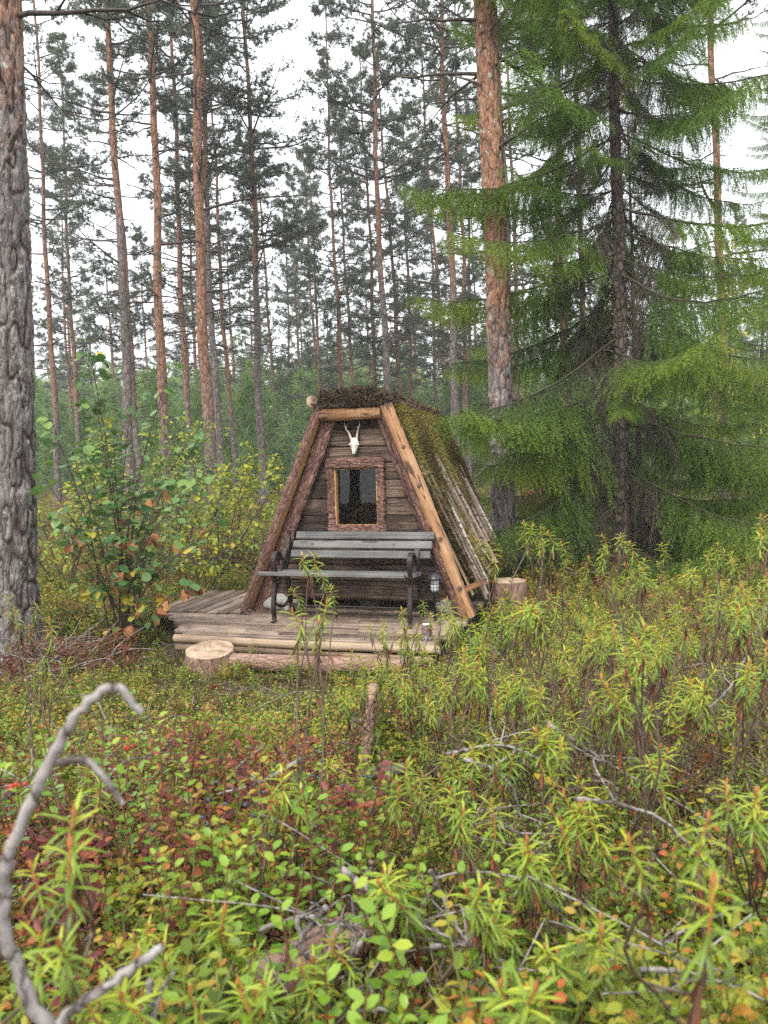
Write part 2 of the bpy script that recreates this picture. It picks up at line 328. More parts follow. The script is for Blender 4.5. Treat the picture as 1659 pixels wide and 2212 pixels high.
M['deck_edge'] = woodmat('deck_edge', [(.2, (.10, .065, .042)), (.5, (.26, .185, .125)), (.9, (.42, .325, .235))], 0, 60, 1.3, .75, .6, .005, var=.25)
M['pole'] = woodmat('weathered_pole', [(.25, (.05, .035, .028)), (.45, (.15, .105, .085)), (.65, (.27, .20, .17)), (.9, (.40, .33, .29))], 0, 50, 6, .85, .7, .005, blot=(20, .60, (.11, .10, .04), .4), var=.4)
M['birch'] = woodmat('birch_bark', [(.30, (.07, .055, .05)), (.45, (.20, .155, .14)), (.60, (.38, .33, .31)), (.85, (.56, .52, .50))], 1, 9, 40, .75, .5, .003, blot=(24, .60, (.09, .065, .055), 1.6), var=.6)
M['iron'] = plain('cast_iron', (.018, .018, .021), .5, .4, .5, noise=(30, (.045, .028, .026), .001))
M['black_plastic'] = plain('black_plastic', (.016, .018, .022), .38)
M['lamp_glass'] = plain('frosted_lamp', (.62, .64, .64), .3)
M['solar'] = plain('solar_cell', (.03, .035, .06), .15)
M['screw'] = plain('screw_head', (.62, .62, .64), .35, .6)
M['foil'] = plain('roof_foil', (.45, .48, .52), .3, .7, noise=(20, (.2, .21, .22)))
M['granite'] = plain('granite', (.17, .165, .16), .85, noise=(90, (.46, .45, .44), .004))
M['granite_dark'] = plain('dark_stone', (.05, .05, .052), .85, noise=(30, (.11, .11, .11), .004))
M['bone'] = plain('bone', (.66, .62, .55), .55, noise=(22, (.78, .76, .72), .001))
M['antler'] = plain('antler', (.42, .34, .25), .55, noise=(40, (.62, .55, .45), .001))
M['red_board'] = woodmat('red_paint', [(.2, (.11, .018, .016)), (.8, (.20, .035, .03))], 2, 30, 1, .8)
M['roof_felt'] = plain('roof_felt', (.03, .03, .032), .9)
M['berry_red'] = plain('red_berry', (.42, .012, .014), .25)
M['berry_blue'] = plain('blue_berry', (.022, .028, .055), .45, noise=(60, (.05, .06, .10)))
M['needle'] = leafmat('pine_needle', [(0, (.065, .085, .062)), (.5, (.12, .15, .105)), (1, (.19, .21, .125))], .5, .45, .3)
M['needle_far'] = leafmat('far_foliage', [(0, (.13, .21, .07)), (.45, (.21, .33, .10)), (.75, (.31, .41, .11)), (1, (.46, .42, .10))], .6, .45, .2)
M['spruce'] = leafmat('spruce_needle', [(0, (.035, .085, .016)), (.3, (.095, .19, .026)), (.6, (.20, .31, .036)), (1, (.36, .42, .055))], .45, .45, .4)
M['spruce_dry'] = leafmat('spruce_twig', [(0, (.045, .035, .022)), (.6, (.07, .055, .04)), (1, (.15, .13, .11))], .8, 0, .2)
M['tea'] = leafmat('tea_leaf', [(0, (.10, .045, .018)), (.12, (.13, .09, .02)), (.22, (.06, .11, .012)), (.6, (.19, .29, .018)), (1, (.42, .46, .035))], .38, .25, .25, .5)
M['tea_stem'] = plain('tea_stem', (.30, .095, .025), .7, noise=(60, (.42, .17, .045)))
M['tea_wood'] = plain('tea_wood', (.075, .045, .030), .8, noise=(40, (.16, .115, .085)))
M['tea_dead'] = leafmat('dead_leaf', [(0, (.05, .022, .013)), (.75, (.13, .055, .028)), (1, (.30, .06, .03))], .6, .2, .2)
M['bil'] = leafmat('bilberry_leaf', [(0, (.07, .12, .012)), (.3, (.17, .24, .02)), (.58, (.32, .33, .03)), (.78, (.44, .30, .04)), (1, (.46, .13, .04))], .45, .35, .5, .4, noise=(70, .64, (.20, .11, .035)))
M['bil_red'] = leafmat('bilberry_red_leaf', [(0, (.09, .028, .035)), (.35, (.22, .05, .045)), (.65, (.38, .11, .05)), (1, (.36, .30, .05))], .45, .35, .5, .4)
M['ling'] = leafmat('lingonberry_leaf', [(0, (.045, .11, .012)), (.5, (.12, .24, .018)), (.8, (.22, .34, .03)), (1, (.38, .42, .04))], .3, .25, .3, .5)
M['stem_green'] = plain('bilberry_stem', (.13, .17, .03), .6)
M['stem_red'] = plain('red_stem', (.16, .06, .03), .7)
M['moss'] = leafmat('moss', [(0, (.030, .022, .010)), (.4, (.09, .068, .024)), (.7, (.16, .135, .035)), (1, (.27, .24, .06))], .8, .15, .4, .2)
M['peat'] = leafmat('dry_root', [(0, (.02, .014, .010)), (.6, (.075, .05, .036)), (1, (.20, .15, .11))], .9, 0, .3, .2)
M['heather'] = leafmat('heather', [(0, (.06, .085, .025)), (.6, (.13, .16, .045)), (1, (.40, .25, .20))], .6, .2, .3)
M['litter'] = leafmat('needle_litter', [(0, (.10, .055, .028)), (.5, (.27, .14, .06)), (1, (.42, .26, .12))], .7, .1, .4)
M['asp_green'] = leafmat('aspen_green', [(0, (.075, .16, .05)), (.5, (.14, .26, .07)), (1, (.26, .34, .06))], .38, .35, .7, .5)
M['asp_yellow'] = leafmat('aspen_yellow', [(0, (.30, .30, .05)), (.5, (.52, .41, .05)), (1, (.60, .40, .05))], .45, .35, .7, .4)
M['asp_brown'] = leafmat('aspen_brown', [(0, (.15, .06, .025)), (.5, (.30, .125, .05)), (1, (.42, .20, .08))], .6, .2, .7, .3)
M['birch_leaf'] = leafmat('birch_leaf', [(0, (.11, .21, .04)), (.4, (.22, .34, .05)), (.7, (.42, .44, .055)), (1, (.60, .44, .05))], .45, .45, .2, .4)
# ground
m, n, l, b, out = nodes('forest_floor')
tc = n.new('ShaderNodeTexCoord')
t1 = n.new('ShaderNodeTexNoise'); t1.inputs['Scale'].default_value = 1.3; t1.inputs['Detail'].default_value = 9; t1.inputs['Roughness'].default_value = .7; l.new(tc.outputs['Object'], t1.inputs['Vector'])
t2 = n.new('ShaderNodeTexNoise'); t2.inputs['Scale'].default_value = 28; t2.inputs['Detail'].default_value = 6; l.new(tc.outputs['Object'], t2.inputs['Vector'])
r1 = ramp(n, [(.32, (.022, .015, .010)), (.46, (.055, .038, .018)), (.56, (.07, .065, .022)), (.70, (.11, .07, .035))]); l.new(t1.outputs['Fac'], r1.inputs['Fac'])
r2 = ramp(n, [(.35, (.35, .35, .35)), (.65, (1.25, 1.25, 1.25))]); l.new(t2.outputs['Fac'], r2.inputs['Fac'])
mm = n.new('ShaderNodeMixRGB'); mm.blend_type = 'MULTIPLY'; mm.inputs['Fac'].default_value = .9; l.new(r1.outputs[0], mm.inputs['Color1']); l.new(r2.outputs[0], mm.inputs['Color2'])
l.new(mm.outputs[0], b.inputs['Base Color']); b.inputs['Roughness'].default_value = .95; bump(n, l, b, t2.outputs['Fac'], .8, .03); M['floor'] = m
# window glass
m, n, l, b, out = nodes('window_glass')
gl = n.new('ShaderNodeBsdfGlossy'); gl.inputs['Roughness'].default_value = .015; tr = n.new('ShaderNodeBsdfTransparent'); tr.inputs['Color'].default_value = (.86, .88, .84, 1)
fr = n.new('ShaderNodeFresnel'); fr.inputs['IOR'].default_value = 1.5; mx = n.new('ShaderNodeMixShader')
l.new(fr.outputs[0], mx.inputs['Fac']); l.new(tr.outputs[0], mx.inputs[1]); l.new(gl.outputs[0], mx.inputs[2]); l.new(mx.outputs[0], out.inputs['Surface']); M['glass'] = m

# ================================================================== GROUND
def axis_(a, b, n, c, k):
    t = np.linspace(np.arcsinh((a - c) / k), np.arcsinh((b - c) / k), n); return c + k * np.sinh(t)
gx = axis_(-500, 500, 190, 0, 2.2); gy = axis_(-60, 700, 190, 4, 2.2)
X, Y = np.meshgrid(gx, gy); 
def ground_z(x, y): return gz(x, y) - .06
Zg = ground_z(X, Y) + .012 * np.sin(17 * X + 3 * np.sin(9 * Y)) * np.sin(15 * Y)
mb = MB(); k = len(gx); i = np.arange(len(gy) - 1)[:, None] * k; j = np.arange(k - 1)[None]
mb.add(np.stack([X, Y, Zg], -1), np.stack([i + j, i + j + 1, i + k + j + 1, i + k + j], -1).reshape(-1, 4))
g = obj('ground', mb, M['floor']); g['kind'] = 'structure'

# ================================================================== HUT
TH = math.radians(16.5)
EX = np.array([math.cos(TH), -math.sin(TH), 0]); EY = np.array([math.sin(TH), math.cos(TH), 0])
O = atZ(772, 1320, .15); O[2] = 0
HM = Matrix.Translation(Vector(O)) @ Matrix.Rotation(-TH, 4, 'Z')
def hl(u, v, z): return O + EX * u + EY * v + np.array([0, 0, z])
def hp(px, py, v=0.0):
    """photo pixel -> hut-local point on the plane v"""
    r = ray(px, py); o = O + EY * v; t = ((o - CAM) @ EY) / (r @ EY); q = CAM + r * t - O
    return np.array([q @ EX, v, q[2]])
def hz(px, py, z):
    q = atZ(px, py, z) - O; return np.array([q @ EX, q @ EY, z])
def hroot(name, label, cat, u, v, z):
    o = thing(name, label, cat); o.matrix_world = HM @ Matrix.Translation((u, v, z)); return o
hut = hroot('wooden_hut', 'small dark plank A-frame hut with mossy pole roof and bark-framed window', 'hut', 0, 0, 0)
def part(name, mb, mats, parent=hut, loc=(0, 0, 0), x=(1, 0, 0), z=(0, 0, 1)):
    return obj(name, mb, mats, parent, xf(loc, x, z))
def seg(name, mb_of_len, mats, a, b, z, parent=hut):
    a = np.array(a, float); b = np.array(b, float); L = np.linalg.norm(b - a)
    return obj(name, mb_of_len(L), mats, parent, xf((a + b) / 2, b - a, z))
# --- wall planks
rows = [hp(772, y)[2] for y in (905, 927, 964, 1000, 1038, 1076.6, 1112.7, 1148.8, 1182.8, 1218.9, 1255, 1294)]
def uL(z): return -.17 - (1.95 - z) / 1.75 * .80
def uR(z): return .27 + (1.95 - z) / 1.75 * .76
sd = 0
for z1, z0 in zip(rows[:-1], rows[1:]):
    zc = (z0 + z1) / 2; h = z1 - z0 - .006; sd += 1
    spans = [(uL(zc), uR(zc))]
    if .93 < zc < 1.56: spans = [(uL(zc), -.185), (.25, uR(zc))]
    for a, bb in spans:
        sd += 1; L = bb - a
        if zc < .5 or L < .2 or sd % 5: pcs = [(a, bb)]
        else: c = a + L * U_(.4, .65); pcs = [(a, c - .003), (c + .003, bb)]
        for (p, q) in pcs:
            sd += 1
            part('wall_plank', bar(q - p, h + U_(-.004, .004), .032, max(3, int((q - p) * 14)), .007, .0022, sd), M['plank'],
                 loc=((p + q) / 2, U_(-.006, .006), zc), z=(0, -1, 0))
# corner trim blocks and back wall with a doorway (lets daylight in)
for z0 in np.arange(.32, 1.95, .16):
    zc = z0 + .08
    for a, bb in ((uL(zc), uR(zc)),):
        if bb - a > .08: sd += 1; part('back_plank', bar(bb - a + .24, .158, .03, 4, .005, .002, sd), M['plank_in'], loc=((a + bb) / 2, 1.98, zc), z=(0, -1, 0))
part('floor_board', bar(1.9, 1.9, .04, 3), M['plank_in'], loc=(0.03, 1.0, .31))
part('sill_beam', logmesh(2.0, .05, .05, 10, 12, seed=3), [M['plank'], M['plank']], loc=(.03, .03, .30))
# --- inner roof boards (run up the slope on both sides)
RA, RB = np.array([.34, 2.04]), np.array([1.12, .34]); LA, LB = np.array([-.28, 2.04]), np.array([-1.06, .20])
def slope(side, s, v, h=0.0):
    a, bb = (RA, RB) if side > 0 else (LA, LB); d = bb - a; nn = np.array([-d[1], d[0]]) * (1 if side > 0 else -1); nn = nn / np.linalg.norm(nn)
    q = a + d * s + nn * h; return np.array([q[0], v, q[1] - .035 * v * (1 - s)])
for side in (1, -1):
    vs = np.arange(.12, 2.05, .205)
    for v in vs:
        sd += 1; a, bb = slope(side, 0, v, -.03), slope(side, 1, v, -.03)
        seg('roof_board', lambda L: bar(L, .197, .022, 6, .004, .0015, sd), M['plank_in'], a, bb, (side, 0, .45))
# --- barge logs
def pole(name, a, bb, r0, r1, mats, z, flat=None, rough=.06, bend=0, k=18, rings=26):
    global sd; sd += 1
    return seg(name, lambda L: logmesh(L, r0, r1, k, rings, flat, rough, bend, sd), mats, a, bb, z)
pole('barge_log', (-1.075, -.13, .14), (-.255, -.13, 2.05), .066, .055, [M['slab_bark'], M['sawn']], (0, -1, 0), flat=.45, rough=.03)
seg('bark_slab', lambda L: bar(L, .125, .05, 30, .016, .004, 301), M['slab_bark'], (-.975, -.065, .14), (-.185, -.065, 1.95), (0, -1, 0))
b1 = pole('barge_log', (1.095, -.14, .16), (.375, -.14, 2.05), .058, .060, [M['debarked'], M['sawn']], (0, -1, 0), rough=.045, bend=.007, k=22, rings=60)
pole('barge_log', (1.02, -.12, .16), (.31, -.12, 2.085), .046, .046, [M['slab_bark'], M['sawn']], (0, -1, 0), rough=.06, bend=.006, rings=50)
seg('bark_slab', lambda L: bar(L, .07, .05, 30, .016, .005, 302), M['slab_bark'], (.965, -.065, .2), (.275, -.065, 1.98), (0, -1, 0))
for t in (.14, .37, .62, .8):                                        # knots on the right barge log
    p = np.array([1.095, -.14, .16]) * (1 - t) + np.array([.375, -.14, 2.05]) * t + np.array([.02, -.055, .0])
    part('knot', logmesh(.03, .022, .016, 8, 4, rough=.1, seed=int(t * 99)), [M['slab_bark'], M['tea_wood']], loc=p, x=(.1, -1, .1))
part('knot', logmesh(.05, .012, .007, 7, 4, seed=8), [M['debarked'], M['sawn']], loc=(.70, -.15, 1.43), x=(.9, -.3, -.1))
part('ridge_beam', logmesh(.58, .062, .056, 18, 16, rough=.05, seed=44), [M['debarked'], M['sawn']], loc=(.03, -.115, 1.985), x=(1, 0, 0))
pole('ridge_pole', (-.315, -.19, 2.105), (-.30, 2.0, 2.02), .052, .05, [M['slab_bark'], M['endgrain']], (0, 0, 1))
pole('ridge_pole', (.36, .0, 2.10), (.35, 2.0, 2.02), .045, .045, [M['slab_bark'], M['endgrain']], (0, 0, 1))
part('bracket', bar(.21, .05, .03, 3, .004, .002, 5), M['debarked'], loc=(1.13, -.13, .44), x=(1, 0, .42), z=(0, -1, 0))
part('foil', bar(.10, .05, .006, 6, .002, .010, 6), M['foil'], loc=(.37, -.12, 2.115), x=(1, 0, -.3), z=(-.2, -.5, .8))
scr = MB(); add_tube(scr, [(0, 0, -.006), (0, 0, .004)], [.008, .006], 8)
scr_me = scr.mesh('screw', [M['screw']])
for px, py in ((1084, 921), (1122, 999), (972, 655), (360, 738), (300, 905), (1066, 915)):
    p = hp(488 + px * .4248, 813.2 + py * .4248, -.022); link('screw', scr_me, hut, xf(p, (1, 0, 0), (0, -1, 0)))
# --- window
win = MB(); w0, w1, z0, z1 = -.165, .232, .965, 1.482
for a, bb in (((w0 - .012, z0), (w0 - .012, z1)), ((w1 + .012, z0), (w1 + .012, z1)), ((w0, z0 - .012), (w1, z0 - .012)), ((w0, z1 + .012), (w1, z1 + .012))):
    A = np.array([a[0], 0.0, a[1]]); B = np.array([bb[0], 0.0, bb[1]]); L = np.linalg.norm(B - A) + .03
    m4 = np.array(xf((A + B) / 2, B - A, (0, -1, 0))); src = bar(L, .03, .09, 5, .004, .001, 3)
    for V, (F_, _, _, _) in zip(src.V, src.F): win.add(V @ m4[:3, :3].T + m4[:3, 3], F_ - F_.min(), 0, .5, False)
win = obj('window', win, M['sawn'], hut)
def wpart(name, mb, mats, loc, x=(1, 0, 0), z=(0, -1, 0)): return obj(name, mb, mats, win, xf(loc, x, z))
wpart('frame_slab', bar(.56, .10, .045, 24, .014, .003, 51), M['slab_bark'], (.035, -.045, 1.535))
wpart('frame_slab', bar(.57, .092, .045, 24, .014, .003, 52), M['slab_bark'], (.04, -.045, .922))
wpart('frame_slab', bar(.515, .075, .042, 24, .014, .003, 53), M['slab_bark'], (-.21, -.04, 1.228), (0, 0, 1), (0, -1, 0))
wpart('frame_slab', bar(.515, .072, .042, 24, .014, .0045, 54), M['slab_bark'], (.273, -.04, 1.228), (0, 0, 1), (0, -1, 0))
pane = MB(); pane.add([(w0, .006, z0), (w1, .006, z0), (w1, .022, z1), (w0, .022, z1)], [(0, 1, 2, 3)], 0, .5, False); obj('pane', pane, M['glass'], win)
# --- roof poles, moss layer, peat on the ridge
for q in range(23):
    v = .06 + q * .088 + U_(-.02, .02); s0 = U_(.02, .35) if q % 3 else U_(.0, .08); s1 = U_(.93, 1.06)
    if q == 1: s0, s1 = .40, 1.03
    r = U_(.014, .026)
    s0 = min(.8, s0 + (.25 if q % 2 else .1)); s1 -= .10 * v if q > 3 else 0
    mat = M['birch'] if q % 3 == 1 else M['pole']
    a, bb = slope(1, s0, v + U_(-.05, .05), .040 + U_(0, .02)), slope(1, s1, v + U_(-.05, .05), .044 + U_(0, .03))
    pole('roof_pole', bb, a, r * (1.6 if q == 1 else 1.1), r * .75, [mat, M['endgrain']], (0, 0, 1), rough=.05, bend=.006, k=9, rings=16)
for q in range(16):
    v = .05 + q * .125 + U_(-.02, .02); r = U_(.025, .04)
    pole('roof_pole', slope(-1, 1.03, v, .04), slope(-1, .02, v, .04), r, r * .8, [M['birch'], M['endgrain']], (0, 0, 1), rough=.05, bend=.005, k=9, rings=10)
TUFT = (np.array([(-.10, 0, 0), (.10, 0, 0), (.03, .6, .12), (.0, 1.05, -.08)]), [(0, 1, 2), (0, 2, 3)])
def tufts(mb, P, Nn, size, mat, vals, spread=1.0, per=5):
    P = np.repeat(P, per, 0); Nn = np.repeat(Nn, per, 0); n = len(P)
    d = nrm(Nn + rng.normal(0, spread, (n, 3))); s = U_(.6, 1.3, n) * size
    mb.inst(TUFT[0], TUFT[1], rotmats(d, rng.normal(0, 1, (n, 3))) * s[:, None, None], P + rng.normal(0, size * .25, (n, 3)), mat, np.repeat(vals, per) + U_(-.15, .15, n))
def moss_cover(name, side, n, smax=1.0, vmax=2.1):
    ns, nv = 46, 54; S, V = np.meshgrid(np.linspace(0, 1, ns), np.linspace(.0, vmax, nv))
    mb = MB(); pts = []
    amp = lambda s, v: .022 + .026 * np.maximum(0, np.sin(9 * v + 4 * s) * np.sin(7 * s + 2.5 * v + 1)) + .03 * np.exp(-((s - .1) / .2) ** 2)
    P = np.array([[slope(side, s, v, amp(s, v) + U_(-.008, .008)) for s in np.linspace(-.02, smax, ns)] for v in np.linspace(-.03, vmax, nv)])
    i = np.arange(nv - 1)[:, None] * ns; j = np.arange(ns - 1)[None]
    f = np.stack([i + j, i + j + 1, i + ns + j + 1, i + ns + j], -1).reshape(-1, 4)
    mb.add(P, f[:, ::-1] if side > 0 else f, 0, U_(0, .35, len(f)))
    s = U_(0, 1, n) ** 1.2 * smax; v = U_(0, vmax, n) ** 1.0
    dens = .62 + .45 * np.sin(9 * v + 4 * s) * np.sin(7 * s + 2.5 * v + 1) + .5 * np.exp(-(s / .25) ** 2) + .6 * np.exp(-(v / .25) ** 2)
    keep = U_(0, 1, n) < dens; s, v = s[keep], v[keep]
    Q = np.array([slope(side, a, c, amp(a, c)) for a, c in zip(s, v)])
    nn = np.array([side * .9, 0, .42]); val = .38 + .35 * np.sin(5 * v + 2) * np.sin(6 * s) + .25 * np.exp(-(s / .3) ** 2)
    tufts(mb, Q, np.broadcast_to(nn, Q.shape), .040, 0, val, .9, 6)
    o = obj(name, mb, M['moss'], hut); o['kind'] = 'stuff'; return o
moss_cover('moss_layer', 1, 17000); moss_cover('moss_layer', -1, 900)
mb = MB(); n = 2600
v = np.concatenate([U_(-.20, .15, n // 2), U_(-.1, 2.05, n - n // 2)]); ca = U_(0, np.pi, n); rad = U_(.7, 1.0, n)
Q = np.stack([.055 + .365 * np.cos(ca) * rad, v, 2.055 - .03 * v + .135 * np.sin(ca) ** .6 * rad + .02 * np.sin(14 * np.cos(ca))], -1)
nn = np.stack([np.cos(ca), np.full(n, -.25), np.sin(ca) * .8], -1)
tufts(mb, Q[n // 8:], nn[n // 8:], .038, 0, U_(.1, .9, n - n // 8), .9, 5)
# body of the turf
a = np.linspace(0, np.pi, 14); body = np.array([[(.055 + .34 * math.cos(t) * U_(.93, 1.05), vv, 2.04 - .03 * vv + .115 * math.sin(t) ** .6 * U_(.9, 1.1)) for t in a] for vv in np.linspace(-.17, 2.05, 40)])
i = np.arange(39)[:, None] * 14; j = np.arange(13)[None]
mb.add(body, np.stack([i + j, i + 14 + j, i + 15 + j, i + j + 1], -1).reshape(-1, 4), 0, U_(0, .4, 39 * 13))
front = np.vstack([body[0], [[.045, -.17, 2.04]]]); mb.add(front, [(q + 1, q, 14) for q in range(13)], 0, .1)
# hanging dry roots along the front lip
for q in range(420):
    u = U_(-.29, .42); p = np.array([u, -.19 + U_(-.02, .03), 2.06 + U_(.0, .11)]); d = np.array([U_(-.05, .05), U_(-.05, 0), U_(-.07, .05)])
    add_tube(mb, [p, p + d * .5 + [U_(-.01, .01), -.015, 0], p + d], [.0025, .002, .001], 3, 0, U_(.2, 1), False)
o = obj('ridge_turf', mb, M['peat'], hut); o['kind'] = 'stuff'
mb = MB(); n = 1100; ca = U_(.35, 2.6, n); v = U_(-.16, 2.05, n)
tufts(mb, np.stack([.045 + .36 * np.cos(ca), v, 2.05 - .03 * v + .14 * np.sin(ca) ** .6], -1), np.stack([np.cos(ca) * .5, np.full(n, -.1), np.ones(n)], -1), .03, 0, U_(.2, .9, n), .7, 5)
o = obj('ridge_moss', mb, M['moss'], hut); o['kind'] = 'stuff'
# loose twigs caught on the roof
for a, bb, r in (((.95, 1.1, 1.35), (1.20, 1.25, 1.75), .008), ((.92, .9, 1.55), (1.18, 1.0, 1.5), .006), ((1.1, 1.3, 1.1), (1.3, 1.5, 1.5), .006), ((1.0, .7, 1.0), (1.28, 1.0, .75), .006)):
    mb = MB(); add_tube(mb, curve([a, (np.array(a) + bb) / 2 + rng.normal(0, .03, 3), bb], 8), np.linspace(r, r * .4, 8), 5); obj('caught_twig', mb, M['twig_dark'], hut)

# ================================================================== SKULL WITH ANTLERS
sk = hroot('roe_deer_skull', 'white deer skull with two pale antlers hung above the hut window', 'skull', *hp(767, 962, -.03))
sk0 = hp(767, 962, -.03)
def skp(cx, cy, v=-.05): return hp(650.6 + cx * .152, 829.5 + cy * .152, v) - sk0
mb = MB(); zs = np.array([.070, .062, .045, .02, -.005, -.03, -.05, -.068]); wd = np.array([.010, .028, .036, .034, .038, .030, .022, .014]); dp = np.array([.012, .028, .036, .036, .032, .026, .02, .012])
k = 16; a = np.arange(k) * 2 * np.pi / k
V = np.array([[(wd[i] * math.cos(t), -.015 + dp[i] * math.sin(t) - .2 * max(0, -zs[i]), zs[i]) for t in a] for i in range(8)])
i = np.arange(7)[:, None] * k; j = np.arange(k)[None]; j2 = (j + 1) % k
mb.add(V, np.stack([i + j, i + j2, i + k + j2, i + k + j], -1).reshape(-1, 4)[:, ::-1]); mb.add(V[-1], [tuple(range(k))], 0, .5, False); mb.add(V[0], [tuple(range(k))[::-1]])
for s in (-1, 1): add_tube(mb, [(s * .03, -.03, .012), (s * .044, -.032, .008), (s * .05, -.02, .002)], [.012, .008, .003], 7)
add_tube(mb, [(-.006, -.05, -.05), (-.009, -.048, -.078)], [.007, .005], 6); add_tube(mb, [(.006, -.05, -.05), (.009, -.048, -.078)], [.007, .005], 6)
obj('skull', mb, M['bone'], sk)
for s in (-1, 1):
    mb = MB(); add_tube(mb, [(s * .016, -.052, .0), (s * .018, -.046, .0)], [.0075, .008], 8); obj('eye_socket', mb, M['antler'], sk)
for pts, tine in ((((770, 850), (715, 790), (680, 700), (645, 650), (622, 600), (613, 548)), ((630, 625), (648, 600), (645, 590))),
                  (((795, 845), (792, 770), (800, 690), (815, 620), (832, 570), (818, 517)), ((812, 640), (800, 615), (797, 600)))):
    mb = MB(); P = curve([skp(*p) for p in pts], 22); add_tube(mb, P, np.concatenate([[.015, .017, .014], np.linspace(.012, .003, 19)]) * (1 + rng.normal(0, .06, 22)), 8)
    add_tube(mb, [skp(*p) for p in tine], [.006, .005, .002], 6); obj('antler', mb, M['antler'], sk)

# ================================================================== DECK
dk = hroot('wooden_deck', 'weathered plank deck platform under the hut and bench', 'deck', 0, 0, 0)
bw = .112
for q in range(7):
    v = -1.06 + q * bw; lft = -1.22 - .09 * q + U_(-.04, .04); rgt = 1.02 + U_(-.05, .08); cut = U_(-.4, .6)
    for a, bb in ((lft, cut - .003), (cut + .003, rgt)):
        sd += 1; obj('deck_board', bar(bb - a, bw - U_(.010, .020), .035, max(4, int((bb - a) * 9)), .007, .0025, sd), M['deck'], dk, xf(((a + bb) / 2, v, .1325 + U_(-.004, .003)), (1, U_(-.006, .006), 0)))
for q in range(8):
    u = -1.98 + q * .118; sd += 1
    obj('deck_board', bar(1.15, .118 - U_(.012, .022), .035, 9, .007, .0025, sd), M['deck'], dk, xf((u, .30 + .585 - .585 + U_(-.03, .03), .1325 + U_(-.004, .003)), (U_(-.01, .01), 1, 0)))
for q in range(9):                                                   # boards under the hut front
    v = -.27 + q * bw; sd += 1
    obj('deck_board', bar(2.05, bw - U_(.010, .018), .035, 12, .006, .002, sd), M['deck'], dk, xf((.06, v, .1325 + U_(-.005, .002)), (1, 0, 0)))
sd += 1; obj('edge_log', logmesh(2.28, .036, .034, 12, 40, rough=.05, bend=.004, seed=71), [M['deck_edge'], M['endgrain']], dk, xf((-.10, -1.148, .110), (1, 0, 0)))
obj('edge_log', logmesh(2.2, .032, .03, 12, 26, rough=.05, bend=.004, seed=72), [M['deck_edge'], M['endgrain']], dk, xf((-.12, -1.15, .038), (1, 0, 0)))
for u in (-1.0, -.2, .6): obj('joist', bar(1.2, .07, .1, 4, .006, .002, 9), M['plank'], dk, xf((u, -.5, .06), (0, 1, 0)))
for u in (-.95, -.05, .8): obj('support_block', bar(.16, .14, .12, 3, .01, .004, 14), M['sawn'], dk, xf((u, -1.0, -.03), (1, 0, 0)))

# ================================================================== BENCH
bench = hroot('garden_bench', 'grey slatted bench with black cast iron legs and scrolled arms against the hut', 'bench', 0.02, -.42, .15)
def bslat(name, u0, u1, v, z, w, t, zdir, s, parent=bench):
    return obj(name, bar(u1 - u0, w, t, 12, .006, .001, s), M['bench_slat'], parent, xf(((u0 + u1) / 2 - .02, v + .42, z - .15), (1, 0, 0), zdir))
for q, (zc, v, u0, u1) in enumerate(((.885, -.205, -.50, .80), (.805, -.235, -.52, .785), (.722, -.265, -.535, .775))):
    s_ = bslat('back_slat', u0, u1, v, zc, .070, .026, (0, -1, .33), 80 + q)
    for ux in ((-.33, .44) if q == 1 else ()):
        mb = MB(); add_tube(mb, [(0, 0, 0), (0, 0, .004)], [.014, .012], 10); obj('bolt_cap', mb, M['tea_wood'], s_, xf((ux - (u0 + u1) / 2 + .0, 0.0, .0125), (1, 0, 0)))
for q, v in enumerate((-.60, -.515, -.43, -.345)):
    bslat('seat_slat', -.70 if q == 0 else -.63, (.63 if q == 0 else .70), v, .585 - (.006 * q), .075, .032, (0, 0.05, 1), 90 + q)
def ironbar(P, w, t, n=26, parent=bench, name='leg'):
    """flat iron bar swept along P in the v-z plane: w across u, t in plane"""
    P = curve(P, n); tg = nrm(np.gradient(P, axis=0)); nn = np.stack([np.zeros(n), -tg[:, 2], tg[:, 1]], -1); e = np.array([1., 0, 0])
    w = np.broadcast_to(w, (n,)); t = np.broadcast_to(t, (n,))
    V = np.stack([P + s1 * e * w[:, None] / 2 + s2 * nn * t[:, None] / 2 for s1, s2 in ((-1, -1), (1, -1), (1, 1), (-1, 1))], 1)
    i = np.arange(n - 1)[:, None] * 4; j = np.arange(4)[None]; j2 = (j + 1) % 4
    mb = MB(); mb.add(V.reshape(-1, 3), np.stack([i + j, i + j2, i + 4 + j2, i + 4 + j], -1).reshape(-1, 4), 0, .5, False)
    mb.add(V[0], [(3, 2, 1, 0)], 0, .5, False); mb.add(V[-1], [(0, 1, 2, 3)], 0, .5, False)
    return obj(name, mb, M['iron'], parent)
